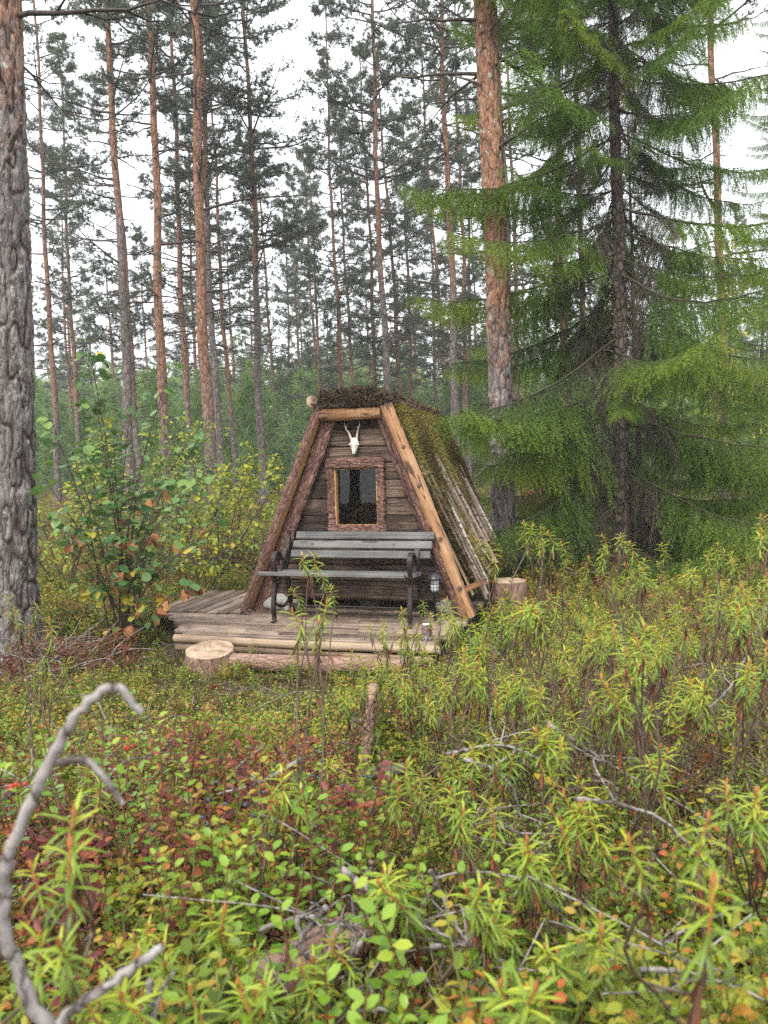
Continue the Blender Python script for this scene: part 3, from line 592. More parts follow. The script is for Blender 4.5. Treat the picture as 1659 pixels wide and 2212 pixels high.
for u in (-.60, .645):
    q = lambda v, z: (u, v + .42, z - .15)
    ironbar([q(-.57, .575), q(-.545, .50), q(-.575, .38), q(-.60, .28), q(-.585, .20), q(-.60, .155), q(-.635, .15)], .032, np.linspace(.05, .026, 26), name='leg')
    ironbar([q(-.30, .57), q(-.25, .45), q(-.235, .33), q(-.19, .22), q(-.15, .158), q(-.12, .15)], .032, np.linspace(.045, .026, 26), name='leg')
    ironbar([q(-.58, .56), q(-.45, .565), q(-.30, .565)], .03, .03, 8, name='seat_rail')
    ironbar([q(-.30, .57), q(-.275, .66), q(-.245, .76), q(-.20, .87), q(-.19, .93)], .03, .022, 16, name='back_support')
    ironbar([q(-.55, .575), q(-.57, .66), q(-.56, .73), q(-.50, .765), q(-.43, .74), q(-.40, .69), q(-.35, .70), q(-.285, .775)], .042, .018, 34, name='armrest')
    ironbar([q(-.50, .58), q(-.525, .66), q(-.505, .715), q(-.46, .70), q(-.455, .655), q(-.485, .65)], .02, .014, 26, name='arm_scroll')
    ironbar([q(-.41, .58), q(-.37, .64), q(-.33, .66), q(-.305, .62), q(-.335, .60)], .02, .014, 22, name='arm_scroll')
    ironbar([q(-.58, .33), q(-.48, .275), q(-.36, .255), q(-.24, .30)], .02, .018, 16, name='leg_stretcher')
mb = MB(); add_tube(mb, [(-.62, -.06, .14), (.625, -.06, .14)], .007, 6); obj('tie_rod', mb, M['iron'], bench)

# ================================================================== SOLAR LAMP
lp = hp(938, 1246, -.28); lamp = hroot('solar_lantern', 'black solar garden lantern with caged frosted glass by the bench end', 'lantern', lp[0], -.28, .15)
H = lp[2] - .15
def lathe(prof, k=24):
    a = np.arange(k) * 2 * np.pi / k; V = np.array([[(r * math.cos(t), r * math.sin(t), z) for t in a] for r, z in prof]); n = len(prof)
    i = np.arange(n - 1)[:, None] * k; j = np.arange(k)[None]; j2 = (j + 1) % k
    mb = MB(); mb.add(V.reshape(-1, 3), np.stack([i + j, i + j2, i + k + j2, i + k + j], -1).reshape(-1, 4)); return mb
obj('cap', lathe([(.0, H + .034), (.035, H + .034), (.045, H + .03), (.058, H + .006), (.077, H - .008), (.077, H - .014), (.05, H - .012), (.0, H - .012)]), M['black_plastic'], lamp)
obj('solar_panel', bar(.045, .045, .003, 2, .001), M['solar'], lamp, xf((0, 0, H + .0365), (1, .3, 0)))
obj('glass', lathe([(.0, H - .012), (.034, H - .014), (.038, H - .03), (.038, H - .10), (.032, H - .125), (.0, H - .128)]), M['lamp_glass'], lamp)
for k_ in range(8):
    a = k_ * math.pi / 4; mb = MB(); add_tube(mb, [(.04 * math.cos(a), .04 * math.sin(a), H - .012), (.042 * math.cos(a), .042 * math.sin(a), H - .10), (.028 * math.cos(a), .028 * math.sin(a), H - .135)], .0022, 4); obj('cage_bar', mb, M['black_plastic'], lamp)
for dz, rr in ((.03, .042), (.058, .0425), (.086, .043)):
    t = np.linspace(0, 2 * np.pi, 25); mb = MB(); add_tube(mb, np.stack([rr * np.cos(t), rr * np.sin(t), np.full(25, H - dz)], -1), .002, 4, caps=False); obj('cage_ring', mb, M['black_plastic'], lamp)
obj('stake', lathe([(.03, H - .128), (.03, H - .15), (.012, H - .165), (.012, 0.0), (.0, .0)], 12), M['black_plastic'], lamp)

# ================================================================== STONES, STUMPS, LOGS BY THE HUT
def stone(name, label, loc, sz, mat, seed, rot=0):
    r = np.random.default_rng(seed); nu, nv = 18, 12; V = []
    ph = r.uniform(0, 6, 9)
    for i in range(nv + 1):
        t = math.pi * i / nv
        for j in range(nu):
            a = 2 * math.pi * j / nu; d = np.array([math.sin(t) * math.cos(a), math.sin(t) * math.sin(a), math.cos(t)])
            s = 1 + .13 * math.sin(2.3 * d[0] * 2 + ph[0]) * math.sin(3 * d[1] + ph[1]) + .1 * math.sin(4 * d[2] + ph[2] + 2 * d[0]) + .05 * math.sin(9 * d[1] + ph[3])
            V.append(np.sign(d) * np.abs(d) ** .85 * s * np.array(sz))
    i = np.arange(nv)[:, None] * nu; j = np.arange(nu)[None]; j2 = (j + 1) % nu
    mb = MB(); mb.add(V, np.stack([i + j, i + nu + j, i + nu + j2, i + j2], -1).reshape(-1, 4))
    o = obj(name, mb, mat); o.location = loc; o.rotation_euler = (0, 0, rot); return tag(o, label, 'stone')
stone('granite_stone', 'speckled granite stone under the left foot of the hut', hl(-.80, -.02, .215), (.125, .09, .075), M['granite'], 3, .2)
stone('granite_stone', 'smaller speckled granite stone leaning on the larger one by the bench leg', hl(-.65, -.06, .20), (.085, .07, .06), M['granite'], 4, .9)
stone('granite_stone', 'grey stone under the right corner of the hut behind the lantern', hl(.86, .03, .22), (.115, .09, .085), M['granite'], 5)
stone('dark_stone', 'dark stone in the shadow below the hut wall', hl(.06, .22, .22), (.13, .09, .085), M['granite_dark'], 6)
def stump(name, label, loc, r, h, mats, seed, tilt=(0, 0), rot=0):
    m = logmesh(h, r * 1.12, r, 26, 10, rough=.035, seed=seed)
    o = obj(name, m, mats); R = Matrix.Rotation(rot, 4, 'Z') @ Matrix.Rotation(tilt[0], 4, 'X') @ Matrix.Rotation(tilt[1], 4, 'Y') @ Matrix.Rotation(-math.pi / 2, 4, 'Y')
    o.matrix_world = Matrix.Translation(Vector(loc) + Vector((0, 0, h / 2))) @ R; return tag(o, label, 'stump')
p = atZ(1096, 1258, .28); stump('sawn_stump', 'round sawn pine stump with pale flat top beside the hut eave', (p[0], p[1], -.08), .185, .38, [M['log_bark'], M['endgrain']], 21)
p = atZ(455, 1412, .06); stump('sawn_stump', 'low pale sawn stump in front of the deck corner', (p[0], p[1], -.14), .19, .24, [M['log_bark'], M['endgrain']], 22, tilt=(.16, 0))
a, bb = atZ(500, 1428, .01), atZ(880, 1440, .01); L = np.linalg.norm(bb - a)
tag(obj('barked_log', logmesh(L, .068, .06, 18, 34, rough=.05, bend=.006, seed=61), [M['log_bark'], M['endgrain']], None, xf((a + bb) / 2, bb - a)), 'pinkish bark log lying along the front of the deck', 'log')
p = hz(921, 1383, .15); o = thing('grey_post', 'short grey weathered post stub with pale top standing on the deck edge', 'post', hl(p[0], p[1], .14))
obj('post', logmesh(.135, .037, .035, 12, 6, rough=.05, seed=31), [M['twig'], M['bone']], o, xf((0, 0, .07), (0, 0, 1), (1, 0, 0)))

# ================================================================== PINES
def trunk_mesh(H, r0, r1, k, rings, orange, wob=.04, seed=0, stubs=0):
    """tapered trunk along local Z; face value runs from grey (0) at the foot to orange (1) above"""
    r = np.random.default_rng(seed); z = np.linspace(-.35, H, rings); t = np.clip(z / H, 0, 1)
    R = r0 + (r1 - r0) * t ** .85 + r0 * .45 * np.exp(-np.maximum(z, 0) / .28); ph = r.uniform(0, 6, 4)
    env = np.clip(z / 2, 0, 1) * wob
    P = np.stack([env * np.sin(.55 * z + ph[0]) + env * .4 * np.sin(1.7 * z + ph[1]), env * np.sin(.45 * z + ph[2]), z], -1)
    a = np.arange(k) * 2 * np.pi / k
    rr = R[:, None] * (1 + r.normal(0, .022, (rings, k)) + .03 * np.sin(3 * a + ph[3])[None])
    V = P[:, None] + np.stack([rr * np.cos(a), rr * np.sin(a), np.zeros_like(rr)], -1)
    i = np.arange(rings - 1)[:, None] * k; j = np.arange(k)[None]; j2 = (j + 1) % k
    f = np.stack([i + j, i + j2, i + k + j2, i + k + j], -1).reshape(-1, 4)
    zz = np.repeat(z[:-1], k); mb = MB()
    val = np.clip((zz - orange) / 2.2 + .3 + r.normal(0, .12, len(zz)), 0, 1)
    mb.add(V.reshape(-1, 3), f, 0, val)
    for q in range(stubs):                                           # broken dead branch stubs and twigs
        zq = r.uniform(.12, .75) * H; aq = r.uniform(0, 6.28); c = np.array([np.interp(zq, z, P[:, 0]), np.interp(zq, z, P[:, 1]), zq]); Rq = np.interp(zq, z, R)
        d = np.array([math.cos(aq), math.sin(aq), r.uniform(-.3, .25)]); L = r.choice([.12, .3, .9, 1.5], p=[.55, .25, .12, .08]); w = min(.016, .008 + L * .006)
        add_tube(mb, [c + d * Rq * .8, c + d * (Rq + L * .5) + r.normal(0, .03, 3) * L, c + d * (Rq + L) + np.array([0, 0, r.uniform(-.1, .15) * L])], [w, w * .7, w * .3], 4, 1, .5, False)
    return mb
NEED = []
for q in range(9):
    a = q * 2.399; e = .25 + .75 * ((q * .37) % 1); d = np.array([math.cos(a) * e, 1.0 - .35 * e, math.sin(a) * e]); d = d / np.linalg.norm(d)
    s = np.cross(d, [0.3, .2, 1]); s = s / np.linalg.norm(s) * .065
    NEED.append((d * .08 - s, d * .08 + s, d * 1.0))
NEED_V = np.array(NEED).reshape(-1, 3); NEED_F = [(3 * q, 3 * q + 1, 3 * q + 2) for q in range(9)]
def pine_crown(seed, H=20.0, start=.42, full=.55, nbr=72, Lmax=2.3, tper=26, dead=.22, tuft=.135):
    r = np.random.default_rng(seed); mb = MB(); TP, TD, TV = [], [], []
    zs = np.sort(r.uniform(dead, .995, nbr) ** 1.0) * H
    for z in zs:
        t = z / H; a = r.uniform(0, 6.283)
        live = t > start
        prof = Lmax * (1 - t) ** .55 * (1.15 if t > full else .95) if live else Lmax * r.uniform(.25, .7)
        L = max(.35, prof * r.uniform(.6, 1.15)); up = r.uniform(-.12, .35) + (.6 * (t - .6) if t > .6 else 0)
        d = np.array([math.cos(a), math.sin(a), 0]); n = 7; s = np.linspace(0, 1, n)
        sidev = np.array([-d[1], d[0], 0]) * r.normal(0, .12)
        P = np.array([0, 0, z]) + (d[None] * s[:, None] + sidev * (s ** 2)[:, None]) * L; P[:, 2] += L * (up * s + (.22 if live else -.12) * s ** 2) + r.normal(0, .03, n) * L * s
        w = .012 + .011 * L; add_tube(mb, P, np.linspace(w, w * .25, n), 4, 1, .5, False)
        ns = int(4 + L * 4) if live else int(L * 3)
        for q in range(ns):
            u = r.uniform(.3, 1); p0 = np.array([np.interp(u, s, P[:, c]) for c in range(3)]); sg = r.choice([-1, 1])
            dd = nrm(d * r.uniform(.4, 1) + sg * np.array([-d[1], d[0], 0]) * r.uniform(.3, 1.0) + np.array([0, 0, r.uniform(-.1, .5)])); l2 = L * r.uniform(.12, .34)
            p1 = p0 + dd * l2 * .5 + r.normal(0, .02, 3); p2 = p0 + dd * l2 + np.array([0, 0, .12 * l2])
            add_tube(mb, [p0, p1, p2], [w * .4, w * .3, w * .18], 3, 1, .5, False)
            if live:
                m = max(2, int(tper / ns * r.uniform(.7, 1.4))); uu = r.uniform(.25, 1.05, m)[:, None]
                TP.append(p0 + (p2 - p0) * uu + r.normal(0, .07, (m, 3))); TD.append(nrm(dd[None] * .8 + np.array([0, 0, .5]) + r.normal(0, .5, (m, 3)))); TV.append(np.clip(r.normal(.45, .22, m), 0, 1))
        if live:
            m = 4; TP.append(P[-1] + r.normal(0, .06, (m, 3))); TD.append(nrm(d[None] + np.array([0, 0, .6]) + r.normal(0, .4, (m, 3)))); TV.append(np.clip(r.normal(.5, .2, m), 0, 1))
    TP, TD, TV = np.concatenate(TP), np.concatenate(TD), np.concatenate(TV); n = len(TP)
    mb.inst(NEED_V, NEED_F, rotmats(TD, rng.normal(0, 1, (n, 3))) * (r.uniform(.75, 1.3, n) * tuft)[:, None, None], TP, 0, TV, False)
    return mb.mesh('crown', [M['needle'], M['twig_dark']])
CROWNS = [pine_crown(100, start=.50, full=.6, nbr=72, Lmax=3.1, tper=66), pine_crown(101, start=.42, nbr=84, Lmax=2.8, tper=62),
          pine_crown(102, start=.34, nbr=92, Lmax=2.6, tper=58), pine_crown(103, start=.28, nbr=98, Lmax=2.4, tper=62, dead=.12),
          pine_crown(104, start=.38, nbr=96, Lmax=3.2, tper=70), pine_crown(105, start=.22, nbr=104, Lmax=2.2, tper=60, dead=.08)]
def pine(label, x1, y1, x2, y2, d, wpx, H=20, crown=1, orange=4.0, group=None, near=False, seed=None, stubs=14, name='pine_tree'):
    """x1,y1 / x2,y2: trunk centre in the photograph low and high; d distance, wpx trunk width in photo pixels at x1,y1"""
    P1, P2 = atY(x1, y1, d), atY(x2, y2, d); ax = nrm(P2 - P1)
    base = P1 + ax * ((float(ground_z(P1[0], d)) - P1[2]) / ax[2]); base = base + ax * ((float(ground_z(base[0], base[1])) - base[2]) / ax[2])
    root = thing(name, label, 'tree', group=group)
    yv = nrm(np.cross(ax, [1, 0, 0])); xv = np.cross(yv, ax)
    root.matrix_world = Matrix(((xv[0], yv[0], ax[0], base[0]), (xv[1], yv[1], ax[1], base[1]), (xv[2], yv[2], ax[2], base[2]), (0, 0, 0, 1)))
    rad = wpx * d / FPX / 2; h1 = np.linalg.norm(P1 - base); taper = .045
    r0 = rad / (1 - .8 * h1 / H); seed = int(x1 * 7 + d * 13) if seed is None else seed
    if near is False: obj('trunk', trunk_mesh(H, r0, max(.025, r0 * .16), 12, 36, orange, .05, seed, stubs), [M['bark_far'], M['twig_dark']], root)
    if crown is not None:
        c = link('crown', CROWNS[crown % len(CROWNS)], root); s = H / 20.0; c.scale = (s, s, s); c.rotation_euler = (0, 0, (seed * 1.7) % 6.283)
    return root, base, r0
def plated_trunk(root, r0, H, ztop, k, dz, orange, seed, cw=.055, chh=.13, depth=.016, taper=.8):
    """close trunk with real raised bark plates"""
    r = np.random.default_rng(seed); z = np.arange(-.4, ztop, dz); a = np.arange(k) * 2 * np.pi / k
    A, Z = np.meshgrid(a, z); circ = 2 * np.pi * r0
    def vn(cu, cv):                                                  # value noise, periodic round the trunk
        nc = max(3, int(circ / cu)); g = r.random((int((ztop + 3) / cv) + 4, nc)); x = A / (2 * np.pi) * nc + wu / cu * .5; y = (Z + 1) / cv + wv / cv * .5
        xi, yi = np.floor(x).astype(int), np.clip(np.floor(y).astype(int), 0, g.shape[0] - 2); fx, fy = x - xi, y - yi; fx, fy = fx * fx * (3 - 2 * fx), fy * fy * (3 - 2 * fy)
        return (g[yi, xi % nc] * (1 - fx) + g[yi, (xi + 1) % nc] * fx) * (1 - fy) + (g[yi + 1, xi % nc] * (1 - fx) + g[yi + 1, (xi + 1) % nc] * fx) * fy
    wu = wv = 0.0; w1, w2 = vn(.08, .16), vn(.07, .2); wu, wv = (w1 - .5) * .06, (w2 - .5) * .12
    c1 = np.abs(vn(cw, chh) - .5) * 2; c2 = np.abs(vn(cw * .55, chh * .4) - .5) * 2; c3 = vn(.02, .03)
    e = np.clip(np.minimum(c1 / .30, .45 + c2 / .5), 0, 1); T = vn(.05, .09)
    h = depth * (e ** .7 * (.6 + .7 * T) - .5 + .25 * (c3 - .5))
    R = r0 * (1 - taper * np.clip(Z, 0, H) / H) + r0 * .5 * np.exp(-np.maximum(Z, 0) / .25) * (1 + .25 * np.sin(5 * A + 1)) + h * np.clip(1.2 - Z / ztop * .7, .3, 1)
    V = np.stack([R * np.cos(A) + .03 * np.sin(.5 * Z), R * np.sin(A), Z], -1); n = len(z)
    i = np.arange(n - 1)[:, None] * k; j = np.arange(k)[None]; j2 = (j + 1) % k
    f = np.stack([i + j, i + j2, i + k + j2, i + k + j], -1).reshape(-1, 4)
    o_ = np.clip((Z - orange) / 1.2 + 1.1 * (T - .5) + .2, 0, 1)[:-1].ravel()
    mb = MB(); mb.add(V.reshape(-1, 3), f, 0, o_)
    zt = z[-1]; add_tube(mb, [(.03 * math.sin(.5 * q), 0, q) for q in np.linspace(zt - .05, H, 8)], np.linspace(R[-1].mean() * 1.0, .03, 8), 12, 0, 1.0, False)
    ob = obj('trunk', mb, M['bark'], root); at = ob.data.attributes.new('w', 'FLOAT', 'FACE'); full = np.ones(len(ob.data.polygons)); full[:len(o_)] = e[:-1].ravel(); at.data.foreach_set('value', full)
    return ob
# close trunk cut by the left edge
rt, bs, r0 = pine('thick grey-barked pine trunk with pale lichen beside the leafy sapling', 22, 1300, -6, 0, 6.75, 106, 19, 0, 5.2, near=True)
plated_trunk(rt, .205, 19, 9.0, 120, .020, 4.6, 5, cw=.052, chh=.22, depth=.034, taper=.62)
mb = MB(); add_tube(mb, [(.13, -.12, 4.30), (.2, -.2, 4.36), (.30, -.26, 4.47)], [.03, .024, .014], 8); obj('branch_stub', mb, M['twig'], rt)
# pine beside the hut, orange above
rt, bs, r0 = pine('tall pine with orange upper bark and grey plated foot beside the hut roof', 1086, 1150, 1050, 60, 9.25, 50, 21, 0, 2.6, near=True)
plated_trunk(rt, .137, 21, 9.0, 72, .024, 2.3, 9, cw=.042, chh=.16, depth=.02, taper=.25)
for hz_, az, L in ((5.6, 2.6, .5), (5.2, .4, .25), (6.9, 3.4, .9), (4.3, 3.0, .22), (7.3, .3, .3)):
    mb = MB(); d = np.array([math.cos(az), -math.sin(az) * .5, .25]); p = np.array([.03, 0, hz_]); add_tube(mb, [p + d * .1, p + d * L * .6, p + d * L + [0, 0, -.05 * L]], [.022, .017, .007], 6); obj('dead_branch', mb, M['twig'], rt)
GB = 'slender pines standing behind the hut'
P_ = pine
P_('grey-footed straight pine with its thin orange neighbour tight behind it', 271, 784, 233, 0, 20.5, 21, 20, 0, 7.5)
P_('thin orange pine tucked right behind a grey-footed one', 285, 784, 268, 560, 26, 11, 18, 3, 3)
P_('orange-barked pine with a crooked foot rising out of the leafy sapling', 352, 784, 316, 0, 18.5, 21, 20, 0, 2.2)
P_('reddish pine between two stouter orange pines behind the sapling', 400, 784, 366, 0, 25, 14, 20, 2, 3)
P_('stoutest bright orange pine standing between sapling and hut', 446, 800, 416, 20, 17, 26, 21, 0, 2.0, stubs=20)
P_('grey-barked pine half hidden behind the stout orange one', 465, 800, 436, 200, 22, 15, 19, 1, 8)
P_('dark grey straight pine with broad dense crown left of the hut gable', 559, 784, 537, 196, 24, 16, 19, 4, 6.5, stubs=22)
P_('pine with grey foot and orange top directly above the hut ridge', 832, 784, 801, 0, 25, 15, 21, 1, 7.0)
P_('orange-brown pine above the mossy roof with long bare side limbs', 980, 800, 955, 30, 23, 17, 20, 0, 6.0, stubs=26)
P_('grey pine standing close behind the big orange pine by the hut', 1090, 560, 1076, 196, 16, 17, 20, 1, 8)
P_('orange pine seen through the spruce branches, standing apart on the sky', 1553, 700, 1539, 0, 17, 18, 20, 0, 1.5)
P_('orange pine right behind the spruce trunk', 1256, 755, 1247, 100, 21, 13, 20, 3, 2)
P_('orange pine behind the spruce, between its trunk and the big orange pine', 1212, 500, 1203, 120, 20, 14, 20, 1, 2)
for x1, x2, y2, d, w, c, og in ((112, 74, 0, 26, 12, 1, 3), (160, 135, 274, 33, 10, 2, 3), (146, 131, 450, 42, 6, 3, 3), (491, 453, 196, 30, 10, 2, 3), (589, 568, 530, 40, 7, 3, 3),
    (646, 636, 529, 46, 6, 5, 3), (683, 660, 431, 42, 7.5, 3, 3), (692, 679, 568, 44, 7, 5, 3), (733, 699, 0, 31, 9.5, 2, 3), (757, 738, 392, 37, 8.5, 3, 3),
    (811, 785, 255, 34, 9.5, 3, 3), (861, 842, 510, 34, 10, 5, 3), (886, 873, 353, 38, 8.5, 2, 2), (941, 922, 294, 42, 7, 3, 3), (958, 928, 392, 33, 10, 2, 3),
    (1006, 993, 353, 30, 11, 5, 3), (1019, 1006, 300, 38, 8, 3, 3), (1118, 1097, 89, 28, 11, 2, 3), (421, 405, 300, 36, 7, 2, 3)):
    where = 'behind the aspen sapling' if x1 < 600 else ('directly behind the hut' if x1 < 900 else 'between the hut and the spruce')
    P_('slender reddish-brown pine standing ' + where, x1, 790, x2, y2, d, w, 19 if d < 36 else 18, c, og, 'slender pines ' + where, seed=int(x1 * 3 + 1))
GF = 'distant thin pines deep in the forest'
fr_ = np.random.default_rng(5)
for q in range(46):
    x = (q + fr_.uniform(.1, .9)) / 46 * 1780 - 60; d = fr_.uniform(42, 75); x2 = x - 18 + 22 * (x - 830) / 830
    where = 'beyond the saplings' if x < 640 else ('far behind the hut' if x < 1000 else 'far behind the spruce')
    P_('distant thin pine deep in the forest ' + where, x, 800, x2, 200, d, .17 * FPX / d * fr_.uniform(.8, 1.3), fr_.uniform(13, 19), [3, 5, 2, 5][q % 4], 3, 'distant pines ' + where, seed=900 + q, stubs=8)
# pines across the clearing (they show as dark shapes in the window pane)
for q, (x, y) in enumerate(((-9.5, -6), (-7.2, -9), (-12, -9.5), (-10.2, -12), (-6.4, -13), (-14.5, -13), (-8.8, -16), (-12.5, -17))):
    root = thing('pine_tree', 'pine across the clearing mirrored in the hut window', 'tree', (x, y, float(ground_z(x, y))), 0, 'pines mirrored in the hut window')
    obj('trunk', trunk_mesh(18, .15, .03, 10, 20, 4, .05, 70 + q, 10), [M['bark_far'], M['twig_dark']], root); c = link('crown', CROWNS[[5, 3, 2][q % 3]], root); c.scale = (.9,) * 3; c.rotation_euler = (0, 0, q)

# ================================================================== SPRUCES
def spruce_branch(seed, L=2.6, dry=.18, step=.042, dens=1.0, hang=1.0):
    r = np.random.default_rng(seed); mb = MB(); n = 14; s = np.linspace(0, 1, n)
    zc = L * (-.30 * s + .26 * s ** 2.4) + r.normal(0, .012, n); yc = L * .06 * np.sin(3 * s + r.uniform(0, 6))
    A = np.stack([L * s * .96, yc - yc[0], zc], -1); add_tube(mb, A, np.linspace(.016, .003, n), 5, 1, .1, False)
    segs = []                                                       # (p0, p1, tone)
    def path(p, d, ln, droop, k=5):
        u = np.linspace(0, 1, k)[:, None]; return p + d * ln * u * (1 - .25 * u * droop) + np.array([0, 0, -1.]) * ln * droop * .75 * u ** 1.6 + r.normal(0, .006, (k, 3)) * u
    for i in range(n - 1):
        if s[i] > dry: segs.append((A[i], A[i + 1], .55 + .3 * s[i]))
    t = .10
    while t < 1.0:
        p = np.array([np.interp(t, s, A[:, c]) for c in range(3)]); fw = nrm(np.array([1, 0, -.1 + .5 * (t - .5)]))
        for sg in (-1, 1):
            if r.random() < .12: continue
            ln = (.62 * (1 - t) ** .75 * min(1, t / .22) + .10) * r.uniform(.65, 1.25) * L / 2.6
            an = math.radians(r.uniform(38, 66)); d = nrm(fw * math.cos(an) + np.array([0, sg, r.uniform(-.2, .15)]) * math.sin(an)); dr = r.uniform(.45, 1.1) * hang * (1.15 - .75 * t)
            Q = path(p, d, ln, dr); add_tube(mb, Q, np.linspace(.004, .0012, 5), 3, 1, .4, False)
            bare = t < dry + .06
            if not bare:
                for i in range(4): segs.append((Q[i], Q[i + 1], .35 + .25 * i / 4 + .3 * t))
            m = int(ln / .045)
            for q in range(m):
                u = (q + r.uniform(.4, .9)) / max(1, m) * 4; i = min(3, int(u)); b0 = Q[i] + (Q[i + 1] - Q[i]) * (u - i)
                tw = nrm(Q[i + 1] - Q[i]); sd2 = nrm(np.cross(tw, [0, 0, 1.])) * r.choice([-1, 1]); l3 = r.uniform(.07, .22) * (1 - .4 * u / 4)
                d3 = nrm(tw * .6 + sd2 * r.uniform(.2, .9) + np.array([0, 0, -r.uniform(.1, .9) * hang])); e0 = b0 + d3 * l3 * .5; e1 = b0 + d3 * l3 + np.array([0, 0, -.25 * l3 * hang])
                if bare: 
                    add_tube(mb, [b0, e0, e1], [.0022, .0018, .001], 3, 1, .7, False)
                else: 
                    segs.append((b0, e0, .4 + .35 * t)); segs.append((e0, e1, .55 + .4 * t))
        t += step / L * r.uniform(.8, 1.2)
    P0 = np.array([q[0] for q in segs]); P1 = np.array([q[1] for q in segs]); T = np.array([q[2] for q in segs]); ln = np.linalg.norm(P1 - P0, axis=1)
    cnt = np.maximum(2, (ln / .0062 * dens).astype(int)); idx = np.repeat(np.arange(len(segs)), cnt); m = len(idx)
    u = r.random(m)[:, None]; base = P0[idx] + (P1 - P0)[idx] * u; tw = nrm((P1 - P0)[idx]); rad = nrm(np.cross(tw, r.normal(0, 1, (m, 3))))
    rad[:, 2] = np.abs(rad[:, 2]) * .7 + rad[:, 2] * .3
    d = nrm(tw * r.uniform(.45, .9, (m, 1)) + rad); sdv = nrm(np.cross(d, r.normal(0, 1, (m, 3)))) * .0036
    tip = base + d * r.uniform(.016, .030, (m, 1)); V = np.stack([base - sdv, base + sdv, tip], 1).reshape(-1, 3)
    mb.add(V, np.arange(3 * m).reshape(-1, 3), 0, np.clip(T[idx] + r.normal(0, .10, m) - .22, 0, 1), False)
    return mb.mesh('branch', [M['spruce'], M['spruce_dry']])
SPB = [spruce_branch(200 + q, hang=[1.5, 1.8, 1.2, 1.6][q % 4]) for q in range(8)]
SPD = [spruce_branch(230 + q, dry=.62 + .15 * q, dens=.8, hang=1.1) for q in range(3)]
SPS = [spruce_branch(240 + q, L=1.2, dry=.1, step=.055, dens=.8, hang=.5) for q in range(3)]   # small stiff branches
def spruce(name, label, base, H, r0, prof, zlo, dz, per, tilt, lean=(0, 0), seed=0, dry_below=0, small=False, parts=None):
    r = np.random.default_rng(seed); root = thing(name, label, 'tree', base); root.rotation_euler = (lean[0], lean[1], 0)
    tm = trunk_mesh(H, r0, .012, 14, 44, 99, .02, seed); obj('trunk', tm, [M['bark_spruce'], M['spruce_dry']], root)
    z = zlo; a0 = 0
    while z < H - .1:
        L = prof(z); a0 += 1.1
        for q in range(per):
            if z > H - .5 and q > 2: continue
            a = a0 + q * 6.283 / per + r.normal(0, .25); l_ = L * r.uniform(.7, 1.12) * (1 if q % 3 else .75)
            fc = math.cos(a + 1.571)
            if fc > .6 and H > 12 and z < 5.6 and r.random() < .72: continue
            zz = z + r.uniform(-.12, .12); lib = SPS if small or l_ < .7 else (SPD if zz < dry_below and r.random() < .12 else SPB); L0 = 1.2 if lib is SPS else 2.6
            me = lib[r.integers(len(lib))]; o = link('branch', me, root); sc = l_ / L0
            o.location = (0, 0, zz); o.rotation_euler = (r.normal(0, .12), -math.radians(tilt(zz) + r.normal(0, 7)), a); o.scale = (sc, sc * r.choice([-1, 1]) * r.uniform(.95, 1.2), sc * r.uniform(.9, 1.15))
        z += dz * r.uniform(.85, 1.15)
    return root
b_ = atY(1342, 1262, 9.3); b_[2] = float(ground_z(b_[0], b_[1])); bt = atY(1329, 60, b_[1]); ly = math.atan2(bt[0] - b_[0], bt[2] - b_[2])
big = spruce('spruce_tree', 'large spruce with drooping green branches and reddish-brown trunk right of the hut', b_, 13.5, .105,
             lambda z: float(np.interp(z, [0, 1.2, 2.5, 4.5, 7, 9.5, 13.5], [1.6, 2.3, 2.65, 2.5, 2.2, 1.5, .25])), .6, .31, 6, lambda z: float(np.interp(z, [0, 2, 4, 6, 9, 13], [-6, -12, -10, 2, 16, 30])), (0, ly), 3, dry_below=3.2)
spruce('spruce_tree', 'dark spruce standing behind the large spruce against the sky', (9.4, 17.5, -.1), 14, .12, lambda z: float(np.interp(z, [0, 3, 9, 14], [2.0, 2.0, 1.3, .2])), 1.5, .42, 5, lambda z: -10 + 2.2 * z, (0, -.02), 5)
spruce('young_spruce', 'young spruce with low pale green branches behind the large spruce', (5.6, 11.6, -.1), 4.2, .05, lambda z: 1.5 * (1 - z / 4.4) + .15, .3, .26, 5, lambda z: 4 + 6 * z, (0, .03), 6)
spruce('young_spruce', 'slim young spruce with dark thin trunk just behind the large spruce trunk', (4.0, 11.9, -.1), 6.5, .06, lambda z: 1.45 * (1 - z / 6.8) + .15, .5, .30, 5, lambda z: -4 + 5 * z, (0, -.03), 8, dry_below=2)
spruce('young_spruce', 'little spruce between the stump and the big pine foot', (2.25, 10.3, .0), 2.1, .03, lambda z: .95 * (1 - z / 2.3) + .1, .25, .2, 5, lambda z: 5 + 9 * z, (0, 0), 9, small=True)

# ================================================================== RED SHED BEHIND THE SPRUCE
sp = atY(1196, 985, 21.0); shed = thing('red_shed', 'small dark red shed with black roof glimpsed behind the spruce', 'shed', (sp[0], 21.0, float(ground_z(sp[0], 21.0))), .35)
for s in range(8): obj('wall_board', bar(1.75, .17, .03, 3, .004, .001, s), M['red_board'], shed, xf((-.62 + s * .178, -.6, .85), (0, 0, 1), (0, -1, 0)))
for sgn in (-1, 1): obj('wall', bar(1.2, 1.7, .03, 2), M['red_board'], shed, xf((sgn * .70, 0, .85), (0, 1, 0), (1, 0, 0)))
obj('wall', bar(1.4, 1.7, .03, 2), M['red_board'], shed, xf((0, .6, .85), (1, 0, 0), (0, 1, 0)))
for sgn in (-1, 1): obj('roof', bar(1.5, .98, .05, 3), M['roof_felt'], shed, xf((sgn * .40, 0, 1.98), (0, 1, 0), (sgn * .5, 0, 1)))

